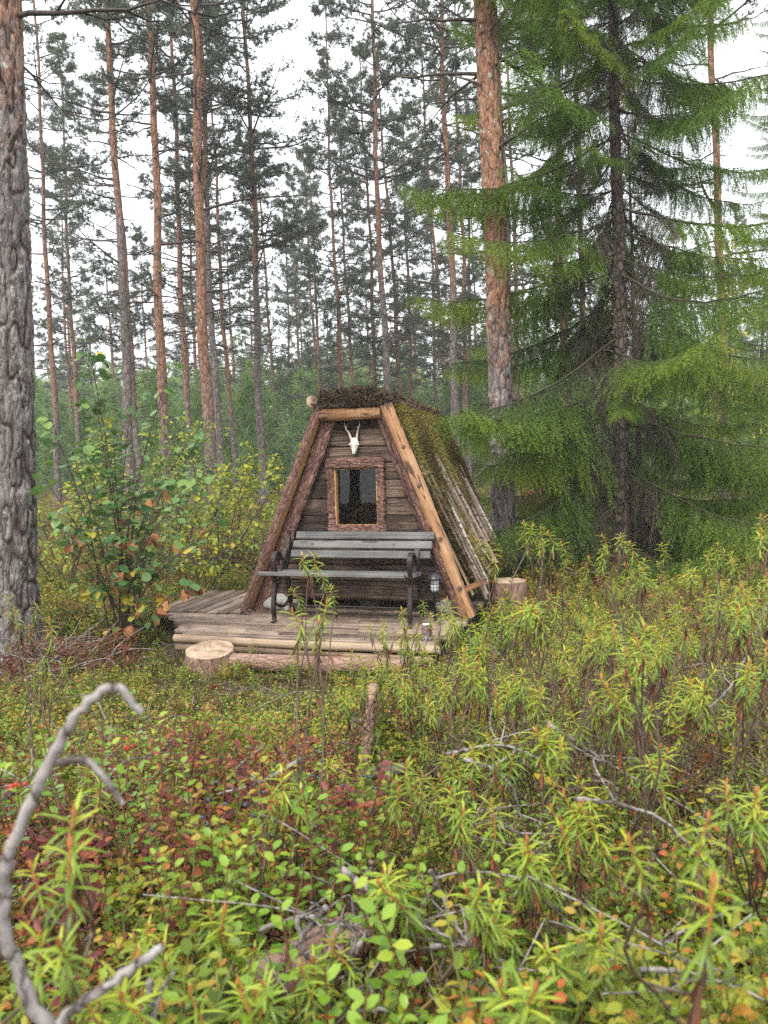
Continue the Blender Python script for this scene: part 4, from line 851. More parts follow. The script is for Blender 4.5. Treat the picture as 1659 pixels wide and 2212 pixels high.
# ================================================================== FAR WOOD (one mass) 
def far_wood():
    r = np.random.default_rng(77); mb = MB(); TP, TD, TV, TS = [], [], [], []
    for q in range(760):
        d = r.uniform(32, 95); x = r.uniform(-.62, .62) * d; h = r.uniform(1.8, 5.8) + max(0, d - 42) * .18 * r.uniform(.5, 1.2); w = h * r.uniform(.22, .4); g0 = float(ground_z(x, d)); tone = r.normal(.42, .2)
        m = int(55 + h * 26); t = r.random(m) ** .8; a = r.uniform(0, 6.28, m); rr = w * (1 - t * .85) * r.random(m) ** .5
        TP.append(np.stack([x + rr * np.cos(a), d + rr * np.sin(a), g0 + .1 + t * h], -1)); TD.append(nrm(np.stack([np.cos(a), np.sin(a), r.uniform(.2, 1.4, m)], -1)))
        TV.append(np.clip(tone + r.normal(0, .13, m), 0, 1)); TS.append(np.full(m, .22 + d * .0035) * r.uniform(.7, 1.3, m))
    TP, TD, TV, TS = map(np.concatenate, (TP, TD, TV, TS))
    f = NEED_F[:6]; mb.inst(NEED_V[:18] * np.array([1.5, 1, 1.5]), f, rotmats(TD, r.normal(0, 1, TD.shape)) * TS[:, None, None], TP, 0, TV, False)
    o = obj('far_wood', mb, M['needle_far']); o['kind'] = 'stuff'; return tag(o, 'pale green young trees massed deep in the forest behind the trunks', 'wood')
far_wood()

# ================================================================== DECIDUOUS SAPLINGS
def in_hut(x, y, m=.0):
    q = np.stack([np.asarray(x, float) - O[0], np.asarray(y, float) - O[1]], -1); u = q @ EX[:2]; v = q @ EY[:2]
    return (u > -1.30 - m) & (u < 1.25 + m) & (v > -1.2 - m) & (v < 2.2 + m) | (u > -2.0 - m) & (u < 0) & (v > -.55 - m) & (v < .9 + m)
LG = [round_leaf(1).mesh('leaf', [M['asp_green'], M['stem_aspen']]), round_leaf(2, .22, .3).mesh('leaf', [M['asp_green'], M['stem_aspen']])]
LY = [round_leaf(3).mesh('leaf', [M['asp_yellow'], M['stem_aspen']]), round_leaf(4, .25, .3).mesh('leaf', [M['asp_yellow'], M['stem_aspen']])]
LBr = [round_leaf(5, .75, .5, .16).mesh('leaf', [M['asp_brown'], M['stem_aspen']]), round_leaf(6, .95, .2, .2).mesh('leaf', [M['asp_brown'], M['stem_aspen']])]
ar = np.random.default_rng(31)
ab = atZ(268, 1392, -.07)
asp = thing('aspen_sapling', 'bushy aspen sapling with green, yellow and withered brown leaves beside the grey pine trunk', 'sapling', ab)
tops = [(178, 722, 6.5), (192, 745, 6.6), (366, 792, 6.4), (100, 880, 6.2), (285, 850, 6.9), (330, 905, 6.3), (455, 905, 6.6), (470, 985, 6.3), (95, 1030, 6.1), (350, 1060, 6.0), (470, 1130, 6.2), (430, 1265, 5.9), (130, 1150, 6.0), (245, 960, 6.8), (400, 960, 6.7), (150, 960, 6.5)]
spots = []
for i_, (px, py, d) in enumerate(tops):
    T_ = atY(px, py, d) - ab; B_ = np.array([ar.uniform(-.12, .12), ar.uniform(-.12, .12), -.02]); mid = B_ * .55 + T_ * .45 + np.array([-.10 * np.sign(T_[0]) * abs(T_[0]), 0, .12 * T_[2] - .02])
    P = curve([B_, mid, T_], 16); mb = MB(); add_tube(mb, P, np.linspace(.011 if T_[2] > 1 else .007, .002, 16), 6)
    dead = i_ in (9, 11, 12) 
    L = np.linalg.norm(T_ - B_)
    for q in range(int(L * 17)):
        u = ar.uniform(.22, 1.0); p = np.array([np.interp(u, np.linspace(0, 1, 16), P[:, c]) for c in range(3)]); a = ar.uniform(0, 6.28); l2 = ar.uniform(.06, .30) * (1.25 - u)
        e = p + np.array([math.cos(a) * l2, math.sin(a) * l2, l2 * ar.uniform(.1, .6)]); add_tube(mb, [p, (p + e) / 2 + [0, 0, .01], e], [.003, .0022, .001], 4, 0, .5, False)
        for k_ in range(2 if l2 > .12 else 1):
            spots.append((p + (e - p) * ar.uniform(.5, 1) if k_ else e, a + ar.normal(0, .9), u, dead))
    obj('stem', mb, M['stem_aspen'], asp)
sel = ar.permutation(len(spots))[:298]
extra = {0: MB(), 1: MB()}
for q in ar.permutation(len(spots))[:640]:
    p, a, u, dead = spots[q]; y_ = 1 if (p[2] < .6 and ar.random() < .6) else 0; v_, f_ = round_leaf(int(q) % 5).V[0], round_leaf(int(q) % 5).F[0][0]
    e_ = ar.uniform(-.75, .05); dd_ = np.array([[math.cos(a) * math.cos(e_), math.sin(a) * math.cos(e_), math.sin(e_)]]); extra[y_].inst(v_, f_, rotmats(dd_, None, ar.normal(0, .5, 1)) * ar.uniform(.05, .085), [p + ar.normal(0, .04, 3)], 0, [ar.random()])
for k_, mt in ((0, 'asp_green'), (1, 'asp_yellow')): o = obj('foliage', extra[k_], M[mt], asp); o['kind'] = 'stuff'
for q in sel:
    p, a, u, dead = spots[q]; hgt = p[2]; x = ar.random()
    if dead: lib, mode = LBr, 'b'
    elif hgt < .55: lib = LY if x < .55 else (LBr if x < .70 else LG)
    elif hgt < 1.15: lib = LG if x < .68 else (LY if x < .82 else LBr)
    else: lib = LG if x < .95 else LY
    o = link('leaf', lib[ar.integers(2)], asp); s = ar.uniform(.06, .105) * (.9 if lib is LBr else 1)
    o.location = p; o.scale = (s, s, s); el = ar.uniform(-1.35, -.75) if lib is LBr else ar.uniform(-.75, .05)
    o.rotation_euler = (el, ar.normal(0, .45), a - math.pi / 2)
def birch_sapling(label, base, H, n, lean, leaf, seed, spread=.28, nst=1, tone=.5, name='birch_sapling', group=None):
    r = np.random.default_rng(seed); root = thing(name, label, 'sapling', base, group=group); st = MB(); LP_, LD, LVv = [], [], []
    for k_ in range(nst):
        top = np.array([lean + r.normal(0, .12 * (nst - 1)) , r.normal(0, .1 * nst), H * r.uniform(.75, 1)]); B_ = np.array([r.normal(0, .05), r.normal(0, .05), -.03]); P = curve([B_, (B_ + top) / 2 + r.normal(0, .06, 3), top], 14)
        add_tube(st, P, np.linspace(.012 * H / 1.8, .002, 14), 6)
        for q in range(int(26 * H / 1.6)):
            u = r.uniform(.2, 1); p = np.array([np.interp(u, np.linspace(0, 1, 14), P[:, c]) for c in range(3)]); a = r.uniform(0, 6.28); l2 = spread * H * r.uniform(.3, 1) * (1.15 - u)
            e = p + np.array([math.cos(a) * l2, math.sin(a) * l2, l2 * r.uniform(.1, .7)]); add_tube(st, [p, (p + e) / 2 + [0, 0, .02], e], [.004, .003, .001], 3, 0, .5, False)
            m = max(2, int(n / nst / (26 * H / 1.6))); uu = r.uniform(.25, 1.05, m)[:, None]; LP_.append(p + (e - p) * uu + r.normal(0, .025, (m, 3))); LD.append(nrm(np.stack([np.cos(a + r.normal(0, .9, m)), np.sin(a + r.normal(0, .9, m)), r.uniform(-1.2, .2, m)], -1))); LVv.append(np.clip(r.normal(tone, .25, m), 0, 1))
    LP_, LD, LVv = map(np.concatenate, (LP_, LD, LVv)); lv = MB()
    lv.inst(LEAF[0] * np.array([1.25, 1, 1]), LEAF[1], rotmats(LD, None, r.normal(0, .5, len(LD))) * (leaf * r.uniform(.7, 1.2, len(LD)))[:, None, None], LP_, 0, LVv)
    obj('stem', st, M['stem_aspen'], root); obj('foliage', lv, M['birch_leaf'], root); return root
p = atY(578, 1200, 9.3); birch_sapling('slim birch sapling with yellow and lime leaves close to the left slope of the hut', (p[0], 9.3, float(ground_z(p[0], 9.3))), 2.05, 420, -.12, .055, 41, .24, 2, .58)
for x, d, h, lab, tn in ((430, 8.6, 2.0, 'yellow-green birch bush behind the aspen sapling, near the stout orange pine', .62), (330, 9.6, 2.3, 'tall green birch bush behind the aspen sapling', .42), (250, 11.5, 2.3, 'lime birch bush far behind the aspen sapling', .5), (480, 11, 1.6, 'low yellowing birch bush beyond the deck', .6), (130, 9.5, 2.2, 'lime birch bush right behind the thick grey pine trunk', .5), (390, 12.5, 2.6, 'pale green birch bush between the orange pines', .45), (620, 14, 1.8, 'yellow-green birch bush behind the left slope of the hut', .55)):
    p = atY(x, 1100, d); birch_sapling(lab, (p[0], d, float(ground_z(p[0], d))), h, 900, .0, .06, int(x), .32, 5, tn)
p = atY(1560, 900, 15.5); birch_sapling('yellow-leaved birch glimpsed through the spruce', (p[0], 15.5, -.1), 6.0, 1500, .1, .075, 77, .22, 2, .72, name='birch_tree')
p = atY(1440, 900, 14.0); birch_sapling('green birch bush behind the spruce trunk', (p[0], 14, -.1), 3.2, 900, .1, .07, 78, .25, 3, .45)

# ================================================================== LABRADOR TEA
def tea_shoot(seed, L=.17, nl=34):
    r = np.random.default_rng(seed); mb = MB(); P = curve([(0, 0, 0), (r.normal(0, .006), r.normal(0, .006), L * .5), (r.normal(0, .012), r.normal(0, .012), L)], 8)
    add_tube(mb, P, np.linspace(.0017, .0015, 8), 5, 1, .5, False)
    add_tube(mb, [P[-1], P[-1] + [0, 0, .006], P[-1] + [0, 0, .013]], [.0022, .0030, .0008], 6, 1, .5)
    for q in range(nl):
        t = (q + .5) / nl; t = .10 + .90 * t ** .85; a = q * 2.4 + r.normal(0, .2); p = np.array([np.interp(t, np.linspace(0, 1, 8), P[:, c]) for c in range(3)])
        l_ = r.uniform(.032, .050) * (1 - .35 * max(0, t - .8) / .2) * (1.05 - .25 * (1 - t)); el = -.85 + 1.65 * t ** 1.8 + r.normal(0, .18); dr = r.uniform(.5, 1.2); w = r.uniform(.0019, .0026)
        u = np.linspace(0, 1, 5); ang = el - dr * u; hx = np.concatenate([[0], np.cumsum(np.cos(ang[:-1]) * l_ / 4)]); hz2 = np.concatenate([[0], np.cumsum(np.sin(ang[:-1]) * l_ / 4)])
        d = np.array([math.cos(a), math.sin(a), 0]); sv = np.array([-math.sin(a), math.cos(a), 0]); wd = w * np.array([.45, 1, 1, .85, .15])
        C_ = p + d * hx[:, None] + np.array([0, 0, 1.]) * hz2[:, None]; nn_ = np.stack([-np.sin(ang)] * 3, -1) * d + np.cos(ang)[:, None] * np.array([0, 0, 1.])
        V = np.stack([C_ - sv * wd[:, None] - nn_ * wd[:, None] * .55, C_, C_ + sv * wd[:, None] - nn_ * wd[:, None] * .55], 1).reshape(-1, 3)
        f = [(3 * i, 3 * i + 1, 3 * i + 4, 3 * i + 3) for i in range(4)] + [(3 * i + 1, 3 * i + 2, 3 * i + 5, 3 * i + 4) for i in range(4)]
        dead = t < .18 and r.random() < .7
        mb.add(V, f, 2 if dead else 0, r.random() if dead else float(np.clip(.22 + .58 * t + r.normal(0, .12), .2, 1)))
    for q in range(int(r.integers(4, 9))):                          # withered leaves hanging below
        a = r.uniform(0, 6.28); l_ = r.uniform(.03, .05); p = P[0] + np.array([0, 0, r.uniform(-.03, .02)]); d = np.array([math.cos(a) * .35, math.sin(a) * .35, -1]) * l_; sv = np.array([-math.sin(a), math.cos(a), 0]) * .002
        mb.add([p - sv, p + sv, p + d * .6 + sv * 1.3, p + d * .6 - sv * 1.3, p + d], [(0, 1, 2, 3)], 2, r.random()); mb.add([p + d * .6 + sv * 1.3, p + d * .6 - sv * 1.3, p + d], [(1, 0, 2)], 2, r.random())
    return mb.mesh('shoot', [M['tea'], M['tea_stem'], M['tea_dead']])
SHOOT = [tea_shoot(300 + q, L=[.075, .10, .135, .09][q % 4], nl=[20, 24, 29, 22][q % 4]) for q in range(9)]
tr_ = np.random.default_rng(17)
def tea_label(x, d):
    if d < 1.7: return 'labrador tea shrub rising among the lichen twigs around the rotting log', 'labrador tea around the rotting log'
    if d > 4.3 and x > .9: return 'labrador tea shrub at the edge of the thicket towards the spruce', 'labrador tea towards the spruce'
    if x < -.45: return 'labrador tea shrub on the side of the thick grey pine', 'labrador tea on the side of the thick pine'
    return 'labrador tea shrub in the thicket between the rotting log and the deck', 'labrador tea between the rotting log and the deck'
def tea_plant(label, tips, base=None, group=None, sc=1.0):
    """tips: world points of shoot ends; stems run down to one base on the ground"""
    tips = np.asarray(tips, float); c = tips.mean(0)
    if base is None:
        b2 = c[:2] + tr_.normal(0, .10, 2) + np.array([0, .08]); base = np.array([b2[0], b2[1], float(ground_z(*b2))])
    if label == TL: label, group = tea_label(base[0], base[1])
    root = thing('labrador_tea', label, 'shrub', base, group=group); st = MB(); main = None
    for t in tips:
        q = t - base; me = SHOOT[tr_.integers(len(SHOOT))]; Ls = me['L'] if 'L' in me else .16
        d = nrm(np.array([q[0] * .5 + tr_.normal(0, .12), q[1] * .5 + tr_.normal(0, .12), 1.0])); s = sc * tr_.uniform(.7, 1.1)
        zmax = max(v.co.z for v in me.vertices) * s if me.name not in ZC else ZC[me.name] * s; foot = q - d * zmax
        o = link('shoot', me, root, xf(foot, np.cross([0, 1, 0], d) + 1e-4, d)); o.scale = (s, s, s)
        k1 = np.array([foot[0] * .3 + tr_.normal(0, .07), foot[1] * .3 + tr_.normal(0, .06), foot[2] * .33]); k2 = np.array([foot[0] * .8 + tr_.normal(0, .045), foot[1] * .8 + tr_.normal(0, .04), foot[2] * .7])
        if main is not None and tr_.random() < .62:                  # fork off the first stem
            j0 = main[int(tr_.integers(5, 9))]; add_tube(st, curve([j0, j0 * .4 + foot * .6 + tr_.normal(0, .02, 3) - np.array([0, 0, .03]), foot, foot + d * .015], 9), np.linspace(.0022, .0014, 9) * sc, 4, 0, .5, False); continue
        main = curve([(0, 0, -.03), k1, k2, foot], 12) if main is None else main
        add_tube(st, curve([(tr_.normal(0, .012), tr_.normal(0, .012), -.03), k1, k2, foot, foot + d * .015], 12), np.linspace(.0030, .0015, 12) * sc, 5, 0, .5, False)
    obj('stem', st, M['tea_wood'], root); return root
ZC = {me.name: max(v.co.z for v in me.vertices) for me in SHOOT}
def tip(px, py, w): return atY(px, py, FPX * .092 / w)
GT = 'labrador tea shrubs with rusty stems and narrow green leaves'
TL = 'labrador tea shrub with narrow drooping green leaves on rusty stems'
named = [('tall labrador tea sprig rising in front of the bench seat', [(652, 1196, 62), (672, 1190, 60), (692, 1215, 60), (640, 1262, 60), (712, 1262, 58)]),
         ('large labrador tea sprig standing in front of the deck edge', [(648, 1312, 92), (708, 1292, 96), (690, 1335, 92)]),
         ('labrador tea with brown withered lower leaves above the purple bilberries', [(606, 1665, 112), (632, 1640, 104), (580, 1690, 112), (650, 1700, 110)]),
         ('close labrador tea with long orange stems beside the lichen twigs', [(1372, 1790, 205), (1522, 1745, 225), (1545, 1880, 235)]),
         ('close labrador tea crowded against the bent grey twig', [(160, 1735, 185), (152, 1800, 200), (75, 1850, 190), (150, 1985, 215), (60, 2000, 205)]),
         ('labrador tea bunch leaning over the solar lantern', [(910, 1295, 48), (868, 1312, 48), (955, 1305, 46), (932, 1325, 47)]),
         ('labrador tea growing beside the sawn stump at the eave', [(1035, 1155, 52), (1068, 1165, 52)]),
         ('tallest labrador tea group in front of the big pine foot', [(1130, 1122, 58), (1150, 1128, 60), (1165, 1135, 58)]),
         ('labrador tea at the tip of the deck, before the lantern', [(760, 1398, 46), (785, 1410, 45), (842, 1430, 46)])]
for tp_ in ([(800, 1345, 44), (825, 1335, 43), (850, 1360, 44)], [(880, 1350, 46), (905, 1345, 45)], [(945, 1345, 46), (975, 1335, 46), (990, 1375, 46)], [(900, 1405, 50), (930, 1400, 50)], [(965, 1425, 52), (1000, 1440, 52)], [(820, 1420, 50), (845, 1440, 50)], [(870, 1470, 58), (900, 1490, 58)], [(1030, 1340, 50), (1050, 1360, 50)], [(740, 1455, 52), (770, 1475, 52)]):
    named.append((TL, tp_))
for lab, tp in named: tea_plant(lab, [tip(*q) for q in tp] + ([tip(q[0] + tr_.normal(0, 16), q[1] + abs(tr_.normal(18, 12)), q[2] * tr_.uniform(.93, 1.07)) for q in tp for _ in range(2)] if lab == TL else []), group=GT if lab == TL else None)
for tp in ([(1195, 1145, 54), (1222, 1165, 55)], [(1305, 1172, 52), (1338, 1148, 52), (1372, 1168, 50)], [(1392, 1200, 52), (1360, 1215, 50)], [(1548, 1168, 52), (1535, 1195, 50), (1565, 1185, 52)], [(1652, 1105, 60), (1640, 1130, 60)],
           [(985, 1288, 56), (1000, 1330, 56)], [(1085, 1287, 64), (1115, 1305, 60)], [(1185, 1276, 72), (1150, 1300, 70)], [(1265, 1330, 70), (1290, 1300, 66)], [(1332, 1318, 74), (1300, 1350, 70)], [(1396, 1342, 108), (1370, 1395, 100)],
           [(1562, 1258, 66), (1540, 1275, 62)], [(1652, 1236, 76), (1625, 1260, 74), (1600, 1252, 70)], [(1012, 1398, 72), (1035, 1420, 70)], [(960, 1460, 66), (925, 1480, 66)], [(1130, 1440, 74), (1095, 1450, 72)], [(1460, 1350, 66), (1440, 1380, 64)],
           [(1320, 1470, 80), (1290, 1490, 78)], [(1545, 1440, 80), (1500, 1460, 80)], [(1655, 1400, 90), (1620, 1430, 86)], [(1180, 1560, 95), (1210, 1590, 90)], [(1040, 1580, 96), (1010, 1600, 96)], [(1000, 1690, 112), (975, 1720, 108)], [(1420, 1600, 100), (1395, 1630, 96)],
           [(1250, 1700, 115), (1225, 1730, 110)], [(1130, 1800, 130), (1165, 1830, 125)], [(880, 1640, 100), (905, 1670, 98)], [(1600, 1680, 120), (1640, 1700, 115)], [(330, 1990, 150), (365, 2030, 145)], [(480, 1945, 150), (520, 1985, 145)], [(720, 2010, 150), (690, 2060, 150)],
           [(1040, 1900, 150), (1075, 1940, 140)], [(240, 2090, 190), (290, 2130, 190)], [(560, 2090, 180), (520, 2120, 175)], [(1280, 1960, 160), (1240, 1990, 150)], [(1130, 2090, 190)], [(840, 1850, 130), (865, 1880, 128)], [(110, 1395, 60), (95, 1420, 58)], [(75, 1300, 56), (30, 1280, 58)], [(195, 1640, 90)]):
    tea_plant(TL, [tip(*q) for q in tp] + [tip(q[0] + tr_.normal(0, 22), q[1] + abs(tr_.normal(25, 15)), q[2] * tr_.uniform(.9, 1.1)) for q in tp for _ in range(2)], group=GT)
cnt = 0
while cnt < 105:                                                     # the thicket, thickest to the right
    d = 1.9 + 4.5 * tr_.random() ** .9; x = tr_.uniform(-.5, .55) * d
    pr = np.clip(.25 + .9 * x / d + .35 * (d > 2.0) * (x > 0), .05, 1)
    if tr_.random() > pr or in_hut(x, d, .1): continue
    if d > 4.9 and x < .95: continue
    h = tr_.uniform(.22, .48) + .32 * max(0, min(1, x / d * 2.2)) * (d > 1.6); g0 = float(ground_z(x, d))
    if g0 + h > 1.6 - .02 * d - .10 * d * (x / d < .12) - .06 * d * (x / d < .3): h = max(.22, 1.6 - .2 * d - g0)
    n = tr_.integers(4, 10); tp = np.array([x, d, g0 + h]) + np.stack([tr_.normal(0, .12, n), tr_.normal(0, .12, n), -np.abs(tr_.normal(.08, .09, n))], -1)
    tea_plant(TL, tp, np.array([x + tr_.normal(0, .06), d + tr_.normal(0, .06), g0]), GT); cnt += 1

# ================================================================== GROUND COVER
def bil_clump(seed, H=.27, stems=6, leafm=0):
    r = np.random.default_rng(seed); mb = MB(); LP_, LD = [], []
    for k_ in range(stems):
        a = r.uniform(0, 6.28); b0 = np.array([r.normal(0, .05), r.normal(0, .05), -.03]); h = H * r.uniform(.6, 1.1); top = b0 + np.array([math.cos(a) * h * .35, math.sin(a) * h * .35, h]); P = curve([b0, (b0 + top) / 2 + r.normal(0, .012, 3), top], 7)
        add_tube(mb, P, np.linspace(.0022, .0008, 7), 3, 1, .5, False); tips = [(P, 9)]
        for q in range(3):
            u = r.uniform(.3, .8); p = P[int(u * 6)]; a2 = a + r.choice([-1, 1]) * r.uniform(.6, 1.5); l2 = h * r.uniform(.25, .45); e = p + np.array([math.cos(a2) * l2 * .7, math.sin(a2) * l2 * .7, l2 * .75]); Q = curve([p, (p + e) / 2 + r.normal(0, .006, 3), e], 5)
            add_tube(mb, Q, np.linspace(.0012, .0006, 5), 3, 1, .5, False); tips.append((Q, 6))
        for Q, m in tips:
            for q in range(m):
                u = .25 + .75 * (q + .5) / m; i = u * (len(Q) - 1); p = Q[int(i)] + (Q[min(len(Q) - 1, int(i) + 1)] - Q[int(i)]) * (i % 1); sg = 1 if q % 2 else -1
                LP_.append(p); LD.append([math.cos(a + sg * 1.1 + r.normal(0, .3)), math.sin(a + sg * 1.1 + r.normal(0, .3)), r.uniform(-.1, .75)])
    LP_, LD = np.array(LP_), np.array(LD); n = len(LP_)
    mb.inst(LEAF[0], LEAF[1], rotmats(LD, None, r.normal(0, .45, n)) * (r.uniform(.015, .026, n))[:, None, None], LP_, 0, np.clip(r.normal(.42, .26, n), 0, 1))
    return mb
def ling_clump(seed, H=.12, stems=5):
    r = np.random.default_rng(seed); mb = MB(); LP_, LD, LVv = [], [], []
    ov = LEAF[0].copy(); ov[:, 0] *= .88; ov[4, 0] *= 1.35; ov[5, 0] *= 1.35; ov[6] = (0, 1, -.04)
    for k_ in range(stems):
        b0 = np.array([r.normal(0, .05), r.normal(0, .05), -.03]); h = H * r.uniform(.6, 1.25); top = b0 + np.array([r.normal(0, .025), r.normal(0, .025), h + .03]); P = curve([b0, (b0 + top) / 2 + r.normal(0, .008, 3), top], 6)
        add_tube(mb, P, np.linspace(.0018, .001, 6), 3, 1, .5, False)
        for q in range(15):
            u = .22 + .78 * (q + .5) / 15; i = u * 5; p = P[int(i)] + (P[min(5, int(i) + 1)] - P[int(i)]) * (i % 1); a = q * 2.4
            LP_.append(p); LD.append([math.cos(a), math.sin(a), r.uniform(.05, .5) + .9 * max(0, u - .7)]); LVv.append(.25 + .5 * u + r.normal(0, .12))
    LP_, LD = np.array(LP_), np.array(LD); n = len(LP_)
    mb.inst(ov, LEAF[1], rotmats(LD, None, r.normal(0, .3, n)) * (r.uniform(.013, .022, n))[:, None, None], LP_, 0, np.clip(LVv, 0, 1)); return mb
def litter_patch(seed, n=70, R=.13):
    r = np.random.default_rng(seed); mb = MB(); P = np.stack([r.normal(0, R * .6, n), r.normal(0, R * .6, n), r.uniform(.0, .035, n)], -1); d = np.stack([r.normal(0, 1, n), r.normal(0, 1, n), r.normal(0, .22, n)], -1)
    mb.inst(np.array([(-.014, 0, 0), (.014, 0, 0), (.0, 1, .1)]), [(0, 1, 2)], rotmats(d, r.normal(0, .4, (n, 3)) + [0, 0, 1]) * r.uniform(.04, .07, n)[:, None, None], P, 0, np.clip(r.normal(.5, .25, n), 0, 1), False)
    for q in range(5):
        a = r.uniform(0, 6.28); p = np.array([r.normal(0, R * .5), r.normal(0, R * .5), .015]); e = p + np.array([math.cos(a), math.sin(a), r.uniform(-.1, .35)]) * r.uniform(.08, .2); add_tube(mb, [p, (p + e) / 2 + r.normal(0, .012, 3), e], [.0028, .002, .001], 4, 1, .2, False)
    return mb
def moss_patch(seed, n=130, R=.14):
    r = np.random.default_rng(seed); mb = MB(); q = r.normal(0, .5, (n, 2)) * R; z = .035 * np.exp(-(q ** 2).sum(1) / R ** 2) - .01
    d = nrm(np.stack([q[:, 0] * 4, q[:, 1] * 4, np.ones(n) * .9], -1) + r.normal(0, .45, (n, 3))); mb.inst(TUFT[0] * np.array([1.6, 1, 1]), TUFT[1], rotmats(d, r.normal(0, 1, (n, 3))) * r.uniform(.022, .045, n)[:, None, None], np.stack([q[:, 0], q[:, 1], z], -1), 0, np.clip(r.normal(.55, .2, n), 0, 1)); return mb
def heather_sprig(seed, H=.26):
    r = np.random.default_rng(seed); mb = MB(); LP_, LD, LVv = [], [], []
    for k_ in range(7):
        a = r.uniform(0, 6.28); b0 = np.array([r.normal(0, .03), r.normal(0, .03), -.02]); h = H * r.uniform(.5, 1.1); top = b0 + np.array([math.cos(a) * h * .3, math.sin(a) * h * .3, h]); P = curve([b0, (b0 + top) / 2 + r.normal(0, .015, 3), top], 7); add_tube(mb, P, np.linspace(.0018, .0008, 7), 3, 1, .5, False)
        m = 26; u = r.uniform(.3, 1, m); 
        for uu in u: i = min(5, int(uu * 6)); LP_.append(P[i] + (P[i + 1] - P[i]) * (uu * 6 - i)); LD.append(nrm(np.array([r.normal(), r.normal(), .9]))); LVv.append(r.uniform(.2, .7) + (.35 if uu > .8 else 0))
    LP_, LD = np.array(LP_), np.array(LD); mb.inst(TUFT[0] * np.array([1.6, 1, 1]), TUFT[1], rotmats(LD) * r.uniform(.008, .016, len(LP_))[:, None, None], LP_, 0, np.clip(LVv, 0, 1)); return mb
def scatter(name, label, cat, meshes, P, scale, yaw, tiltv=.15, seed=0):
    """one object of countless small plants: geometry nodes put a sprig mesh on each point"""
    r = np.random.default_rng(seed); n = len(P); me = bpy.data.meshes.new(name); me.vertices.add(n); me.vertices.foreach_set('co', np.asarray(P, float).ravel())
    a = me.attributes.new('rot', 'FLOAT_VECTOR', 'POINT'); a.data.foreach_set('vector', np.stack([r.normal(0, tiltv, n), r.normal(0, tiltv, n), yaw], -1).ravel())
    a = me.attributes.new('scl', 'FLOAT', 'POINT'); a.data.foreach_set('value', np.asarray(scale, float))
    a = me.attributes.new('pick', 'INT', 'POINT'); a.data.foreach_set('value', r.integers(0, len(meshes), n).astype(np.int32))
    o = link(name, me); ng = bpy.data.node_groups.new(name, 'GeometryNodeTree'); ng.interface.new_socket('Geometry', in_out='INPUT', socket_type='NodeSocketGeometry'); ng.interface.new_socket('Geometry', in_out='OUTPUT', socket_type='NodeSocketGeometry')
    N, Lk = ng.nodes, ng.links; gi, go = N.new('NodeGroupInput'), N.new('NodeGroupOutput'); iop = N.new('GeometryNodeInstanceOnPoints'); jn = N.new('GeometryNodeJoinGeometry')
    for m_ in meshes:
        po = bpy.data.objects.new(name + '_sprig', m_); oi = N.new('GeometryNodeObjectInfo'); oi.inputs['Object'].default_value = po; gt = N.new('GeometryNodeGeometryToInstance')
        Lk.new(oi.outputs['Geometry'], gt.inputs[0]); Lk.new(gt.outputs[0], jn.inputs[0])
    def attr(nm, ty):
        q = N.new('GeometryNodeInputNamedAttribute'); q.data_type = ty; q.inputs['Name'].default_value = nm; return [s for s in q.outputs if s.enabled and s.name == 'Attribute'][0]
    er = N.new('FunctionNodeEulerToRotation'); Lk.new(attr('rot', 'FLOAT_VECTOR'), er.inputs[0])
    Lk.new(gi.outputs[0], iop.inputs['Points']); Lk.new(jn.outputs[0], iop.inputs['Instance']); iop.inputs['Pick Instance'].default_value = True
    Lk.new(attr('pick', 'INT'), iop.inputs['Instance Index']); Lk.new(er.outputs[0], iop.inputs['Rotation']); Lk.new(attr('scl', 'FLOAT'), iop.inputs['Scale'])
    Lk.new(iop.outputs[0], go.inputs[0]); md = o.modifiers.new('scatter', 'NODES'); md.node_group = ng
    o['kind'] = 'stuff'; return tag(o, label, cat)
BIL = [bil_clump(400 + q, [.24, .30, .27, .22][q % 4]).mesh('bilberry', [M['bil'], M['stem_green']]) for q in range(6)]
BIR = [bil_clump(420 + q, .26).mesh('bilberry', [M['bil_red'], M['stem_red']]) for q in range(3)]
LIN = [ling_clump(440 + q, [.11, .14, .10, .13][q % 4]).mesh('lingonberry', [M['ling'], M['stem_red']]) for q in range(5)]
LIT = [litter_patch(460 + q).mesh('litter', [M['litter'], M['twig']]) for q in range(4)]
MOS = [moss_patch(470 + q).mesh('moss', [M['moss']]) for q in range(4)]
HEA = [heather_sprig(480 + q).mesh('heather', [M['heather'], M['stem_red']]) for q in range(3)]
gr_ = np.random.default_rng(23)
def field(n, d0, d1, pw=1.4, wid=.66, keep=None):
    """points over the ground seen by the camera, thinning with distance"""
    d = d0 + (d1 - d0) * gr_.random(n) ** pw; x = gr_.uniform(-1, 1, n) * (wid * d + .35); ok = ~in_hut(x, d, .02)
    hole = (((x + .07) / .20) ** 2 + ((d - 1.22) / .26) ** 2 < 1) | (((x - .12) / .12) ** 2 + ((d - 1.55) / .2) ** 2 < 1) | (((x - .3) / .2) ** 2 + ((d - 1.15) / .14) ** 2 < 1)
    if keep is not None: ok &= ~(hole & (gr_.random(n) < .88))
    if keep is not None: ok &= gr_.random(n) < keep(x, d)
    x, d = x[ok], d[ok]; return np.stack([x, d, ground_z(x, d)], -1)
def patch(x, y, s, ph): return .5 + .5 * np.sin(s * x + ph) * np.sin(s * .8 * y + 1.7 * ph + .6 * np.sin(x * 2))
def redzone(x, y): return np.exp(-(((x + .62) / .42) ** 2 + ((y - 2.5) / .75) ** 2)) + np.exp(-(((x + 2.6) / .5) ** 2 + ((y - 6.0) / .5) ** 2)) + .35 * (patch(x, y, 2.3, 2.0) > .86)
